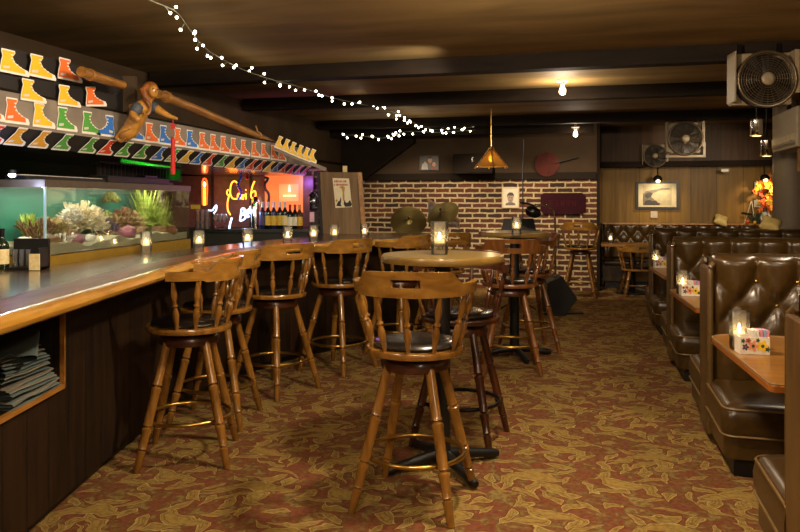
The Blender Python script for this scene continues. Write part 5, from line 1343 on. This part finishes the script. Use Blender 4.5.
t = thing('pine_garland','dark green pine sprigs with small red and gold balls on the bench ledge','garland',pg,RZ)
s = blades(41,70,.20,.17,.006); s.build('needles', plain('pine_green','#33402a',.7,var=.3), t, smooth=0)
for k,(x,z,m_) in enumerate(((-.16,.03,'red'),(-.05,.02,'gold'),(.07,.03,'red'))): MB().ball((x,-.09,z),.028,12,8).build('bauble', M['b_'+m_], t)
t = thing('figurine','small white figurine with a round head on the bench ledge below the leaves','figurine',W(765,222,12.73)); t.location.z = 1.0435
MB().lathe([(.05,0),(.065,.04),(.06,.09),(.03,.13)],n=16).build('body', M['white'], t, smooth=60); MB().ball((0,0,.165),.045,14,10).build('head', M['white'], t); MB().lathe([(.055,.19),(.05,.195),(.03,.20),(.028,.25)],n=14).build('hat', M['black'], t)
t = thing('easel','thin pale folding easel leaning on the bench ledge left of the garland','easel',W(750,223,12.74)); t.location.z = 1.0435
MB().tube([(-.09,.0,.0),(.03,.02,.36)],.008,6).build('leg', M['cream'], t); MB().tube([(.08,.0,.0),(.035,.02,.36)],.008,6).build('leg', M['cream'], t); MB().tube([(-.14,-.02,.17),(.02,-.02,.15)],.016,6).build('crossbar', M['black'], t)

# ================================================================ FANS, SPOTS AND THE AIR UNIT
def make_fan():
    t = thing('wall_fan','x','fan'); r = .216
    MB().box((.0,.10,.02),(.46,.10,.42)).build('housing', M['fan_cream'], t, smooth=0, bevel=.012)
    MB().box((-.235,.04,.03),(.012,.20,.40)).build('side_plate', M['fan_cream'], t, smooth=0); MB().box((.225,.04,.06),(.035,.22,.34)).build('side_plate', M['fan_cream'], t, smooth=0)
    MB().lathe([(r,0),(r*1.0,.12)],(0,.04,0),(0,-.06,0),40,caps=False).build('drum', M['upper_dark'], t, smooth=40)
    MB().lathe([(r,0),(r*.98,.01)],(0,.045,0),(0,-.95,0),40).build('drum_back', M['black'], t)
    qy = Vector((0,0,1)).rotation_difference(Vector((0,-1,0)))
    MB().torus((0,-.075,0),r,.013,48,10,qy).build('outer_ring', M['bronze'], t, smooth=80)
    s = MB()
    for k in range(9): s.torus((0,-.085-.010*(1-(k/9)**2),0),r*(.24+.085*k),.0028,40,5,qy)
    for k in range(24):
        a = k*PI/12; s.tube([(.05*math.cos(a),-.093,.05*math.sin(a)),(r*math.cos(a),-.080,r*math.sin(a))],.0020,4)
    s.build('grille', M['bronze'] , t, smooth=80)
    MB().lathe([(.052,0),(.05,.6),(.03,1)],(0,-.085,0),(0,-.108,0),28).build('hub_badge', M['fan_cream'], t, smooth=60)
    MB().box((0,-.109,0),(.06,.004,.014)).build('badge_plate', M['grey'], t, smooth=0)
    for k in range(5):
        q_ = Matrix.Rotation(k*2*PI/5,4,'Y'); s = MB(q_); s.grid(lambda u,v_: ((.04+u*.15),-.02+.03*(v_-.5),(v_-.5)*(.05+.12*u)),6,4); o = s.build('blade', M['blackmetal'], t, smooth=60)
    MB().lathe([(.05,0),(.05,1)],(0,.05,0),(0,-.04,0),20).build('motor', M['black'], t)
    return t
FN = make_fan()
for k,(px,py,y,sc,lb) in enumerate(((764,80.5,5.5,.93,'large round grille fan hanging at the upper right, nearest us'),(685,139,10.0,1,'round fan on a square cream plate hanging in the middle distance'),(655,156,11.9,.82,'smallest dark fan on the back wall bulkhead, left of the square plate fan'))):
    o = FN if k == 0 else copy_tree(FN); o.location = P(px,py,y); o.rotation_euler = (0,0,RZ+(.12 if k==0 else 0)); o.scale = (sc,sc,sc); o['label'] = lb; o['group'] = 'round grille fans'
    zc = CEIL-P(px,py,y).z
    if k < 2: 
        for xx in (-.15,.15): MB().box((xx,.11,(.2+zc)/2),(.03,.03,zc-.2)).build('hanger', M['blackmetal'], o, smooth=0)
    if k == 1:
        MB().box((0.0,-.02,-.235),(.5,.04,.03)).build('lower_bracket', M['fan_cream'], o, smooth=0); MB().box((.24,-.02,-.15),(.03,.04,.2)).build('lower_bracket', M['fan_cream'], o, smooth=0)
def track_spot(px,py,y,label):
    p = P(px,py,y); t = thing('track_spot',label,'spotlight',p,RZ,'chrome can spotlights')
    MB().lathe([(.066,-.10),(.070,-.095),(.070,.09),(.05,.105)],n=24,caps=False).build('can', M['chrome'], t, smooth=50)
    MB().lathe([(.060,-.085),(.060,-.080)],n=20).build('lens', glow('spot_lens','#ffe0a0',5), t); MB().cyl((0,0,.10),(0,0,CEIL-p.z),.012).build('stem', M['blackmetal'], t)
    MB().lathe([(.069,-.098),(.074,-.098),(.074,-.085),(.069,-.085)],n=24,caps=False).build('rim', M['brass'], t)
    return p
TS1 = track_spot(756.5,127.5,8.6,'chrome can spotlight, upper one of the two at right below the ceiling'); TS2 = track_spot(766.5,148,8.9,'chrome can spotlight, lower one of the two beside the grey column')
t = thing('air_conditioner','cream wall air conditioner box hung high at the right edge','air conditioner',R(2.05,8.89,1.97),RZ)
MB().box((.15,0,.21),(.30,1.04,.42)).build('casing', M['cream'], t, smooth=0, bevel=.012)
MB().box((-.004,0,.10),(.012,1.0,.09)).build('louvre_strip', plain('ivory_louvre','#cdbc98',.4), t, smooth=0)
for k in range(3): MB().box((-.012,0,.03+k*.018),(.010,.94,.006)).build('louvre', M['grey'], t, smooth=0)
MB().box((-.012,-.36,.075),(.006,.08,.012)).build('badge', M['grey'], t, smooth=0)
for yy in (-.4,.4): MB().box((.15,yy,(.42+CEIL-1.97)/2),(.04,.03,CEIL-1.97-.40)).build('hanger', M['blackmetal'], t, smooth=0)
MB().box((.18,-.42,-.13),(.22,.30,.24)).build('wooden_bracket', M['trimwood'], t, smooth=0)

# ================================================================ CAMERA, LIGHT, WORLD
cam = bpy.data.cameras.new('camera'); co = bpy.data.objects.new('camera', cam); COL.objects.link(co)
co.location = (0,0,H0); co.rotation_euler = (PI/2,0,0); cam.sensor_width = 36; cam.lens = F*36/800; cam.shift_y = -66/800; cam.clip_start = .05
SC.camera = co
def lamp(name, kind, loc, energy, col, size=.05, rot=None, spot=None, blend=.5, extra=None):
    l = bpy.data.lights.new(name, kind); l.energy = energy; l.color = hexc(col)[:3]
    if kind in ('POINT','SPOT'): l.shadow_soft_size = size
    if kind == 'SPOT': l.spot_size = spot; l.spot_blend = blend
    if kind == 'AREA':
        l.size = size; 
        if extra: l.shape = 'RECTANGLE'; l.size_y = extra
    o = bpy.data.objects.new(name, l); COL.objects.link(o); o.location = loc
    if rot is not None: o.rotation_euler = rot
    return o
def aim(o, tgt):
    d = Vector(tgt)-o.location; o.rotation_euler = d.to_track_quat('-Z','Y').to_euler()
WARM, WARM2 = '#ffe8c8', '#ffd8a4'
EB = (18,6,115,85)
for p,e in zip(BULBS,EB): lamp('bulb_and_fill_light','POINT',p+Vector((0,0,-.22)),e,WARM,.08)
lamp('pendant_light','POINT',PEND+Vector((0,0,-.14)),3,WARM2,.04)
l = lamp('picture_spot','SPOT',PL1+Vector((0,-.13,-.10)),9,WARM,.03,spot=2.0,blend=.8); aim(l, W(657,205,13.0))
l = lamp('picture_spot','SPOT',PL2+Vector((0,-.13,-.10)),13,WARM2,.03,spot=2.2,blend=.8); aim(l, W(764,205,13.0))
for p,tg in ((TS1,R(1.0,13.0,1.25)),(TS2,R(1.5,13.0,1.1))):
    l = lamp('can_spot','SPOT',p+Vector((0,0,-.14)),60,WARM,.05,spot=1.15,blend=.7); aim(l, tg)
# can spotlights over the booths nearer than the frame shows, same row along the right side
for b in (1.2,3.2,5.2):
    l = lamp('can_spot','SPOT',R(1.55,b,2.42),34,WARM,.05,spot=2.2,blend=.7); aim(l, R(1.5,b+.5,.5))
# fill lamps added out of view around the viewpoint to even the light
for a,b,e in ((-2.4,.6,60),(1.6,-.6,45)):
    lamp('bulb_and_fill_light','POINT',R(a,b,2.40),e,WARM,.12)
# spots added over the bar side to brighten the canopy, no fittings modelled
for a,b,e in ((-1.3,3.2,48),(-1.0,5.6,36)):
    l = lamp('canopy_fill_spot','SPOT',R(a,b,2.46),e,'#fff0dc',.06,spot=1.9,blend=.8); aim(l, R(a-2.0,b+1.2,1.7))
# stage spots on the brick wall
for a in (-2.7,-1.5,-.4):
    l = lamp('stage_spot','SPOT',R(a,10.0,2.38),78,WARM,.05,spot=1.25,blend=.6); aim(l, R(a,11.9,.75))
# aquarium tube and bar lights
l = lamp('aquarium_light','AREA',T(TL/2,TD/2,1.515),10,'#fff6dc',TL-.2,(0,0,trz),extra=.10)
lamp('green_light','POINT',T(2.3,.45,1.62),1.8,'#20ff30',.05); lamp('led_light','POINT',P(12,177,4.35)+Vector((.05,-.05,-.05)),1.2,'#b8c8ff',.02)
lamp('orange_neon_light','POINT',P(235,192,8.2),1.6,'#ff6a20',.08); lamp('panel_light','POINT',P(286,192,8.45),1.6,'#ff7a40',.1); lamp('white_neon_light','POINT',P(246,210,8.15),2,'#c0d4ff',.05); lamp('purple_light','POINT',P(306,182,8.5),2.0,'#b070ff',.05)
w = bpy.data.worlds.new('world'); SC.world = w; w.use_nodes = True
w.node_tree.nodes['Background'].inputs[0].default_value = (.02,.016,.012,1); w.node_tree.nodes['Background'].inputs[1].default_value = 1
SC.view_settings.view_transform = 'Standard'; SC.view_settings.look = 'None'; SC.view_settings.gamma = 1; SC.view_settings.exposure = 0.75
SC.view_settings.use_curve_mapping = False
SC.cycles.use_denoising = True
SC.cycles.max_bounces = 8; SC.cycles.transparent_max_bounces = 16; SC.cycles.sample_clamp_indirect = 4.0
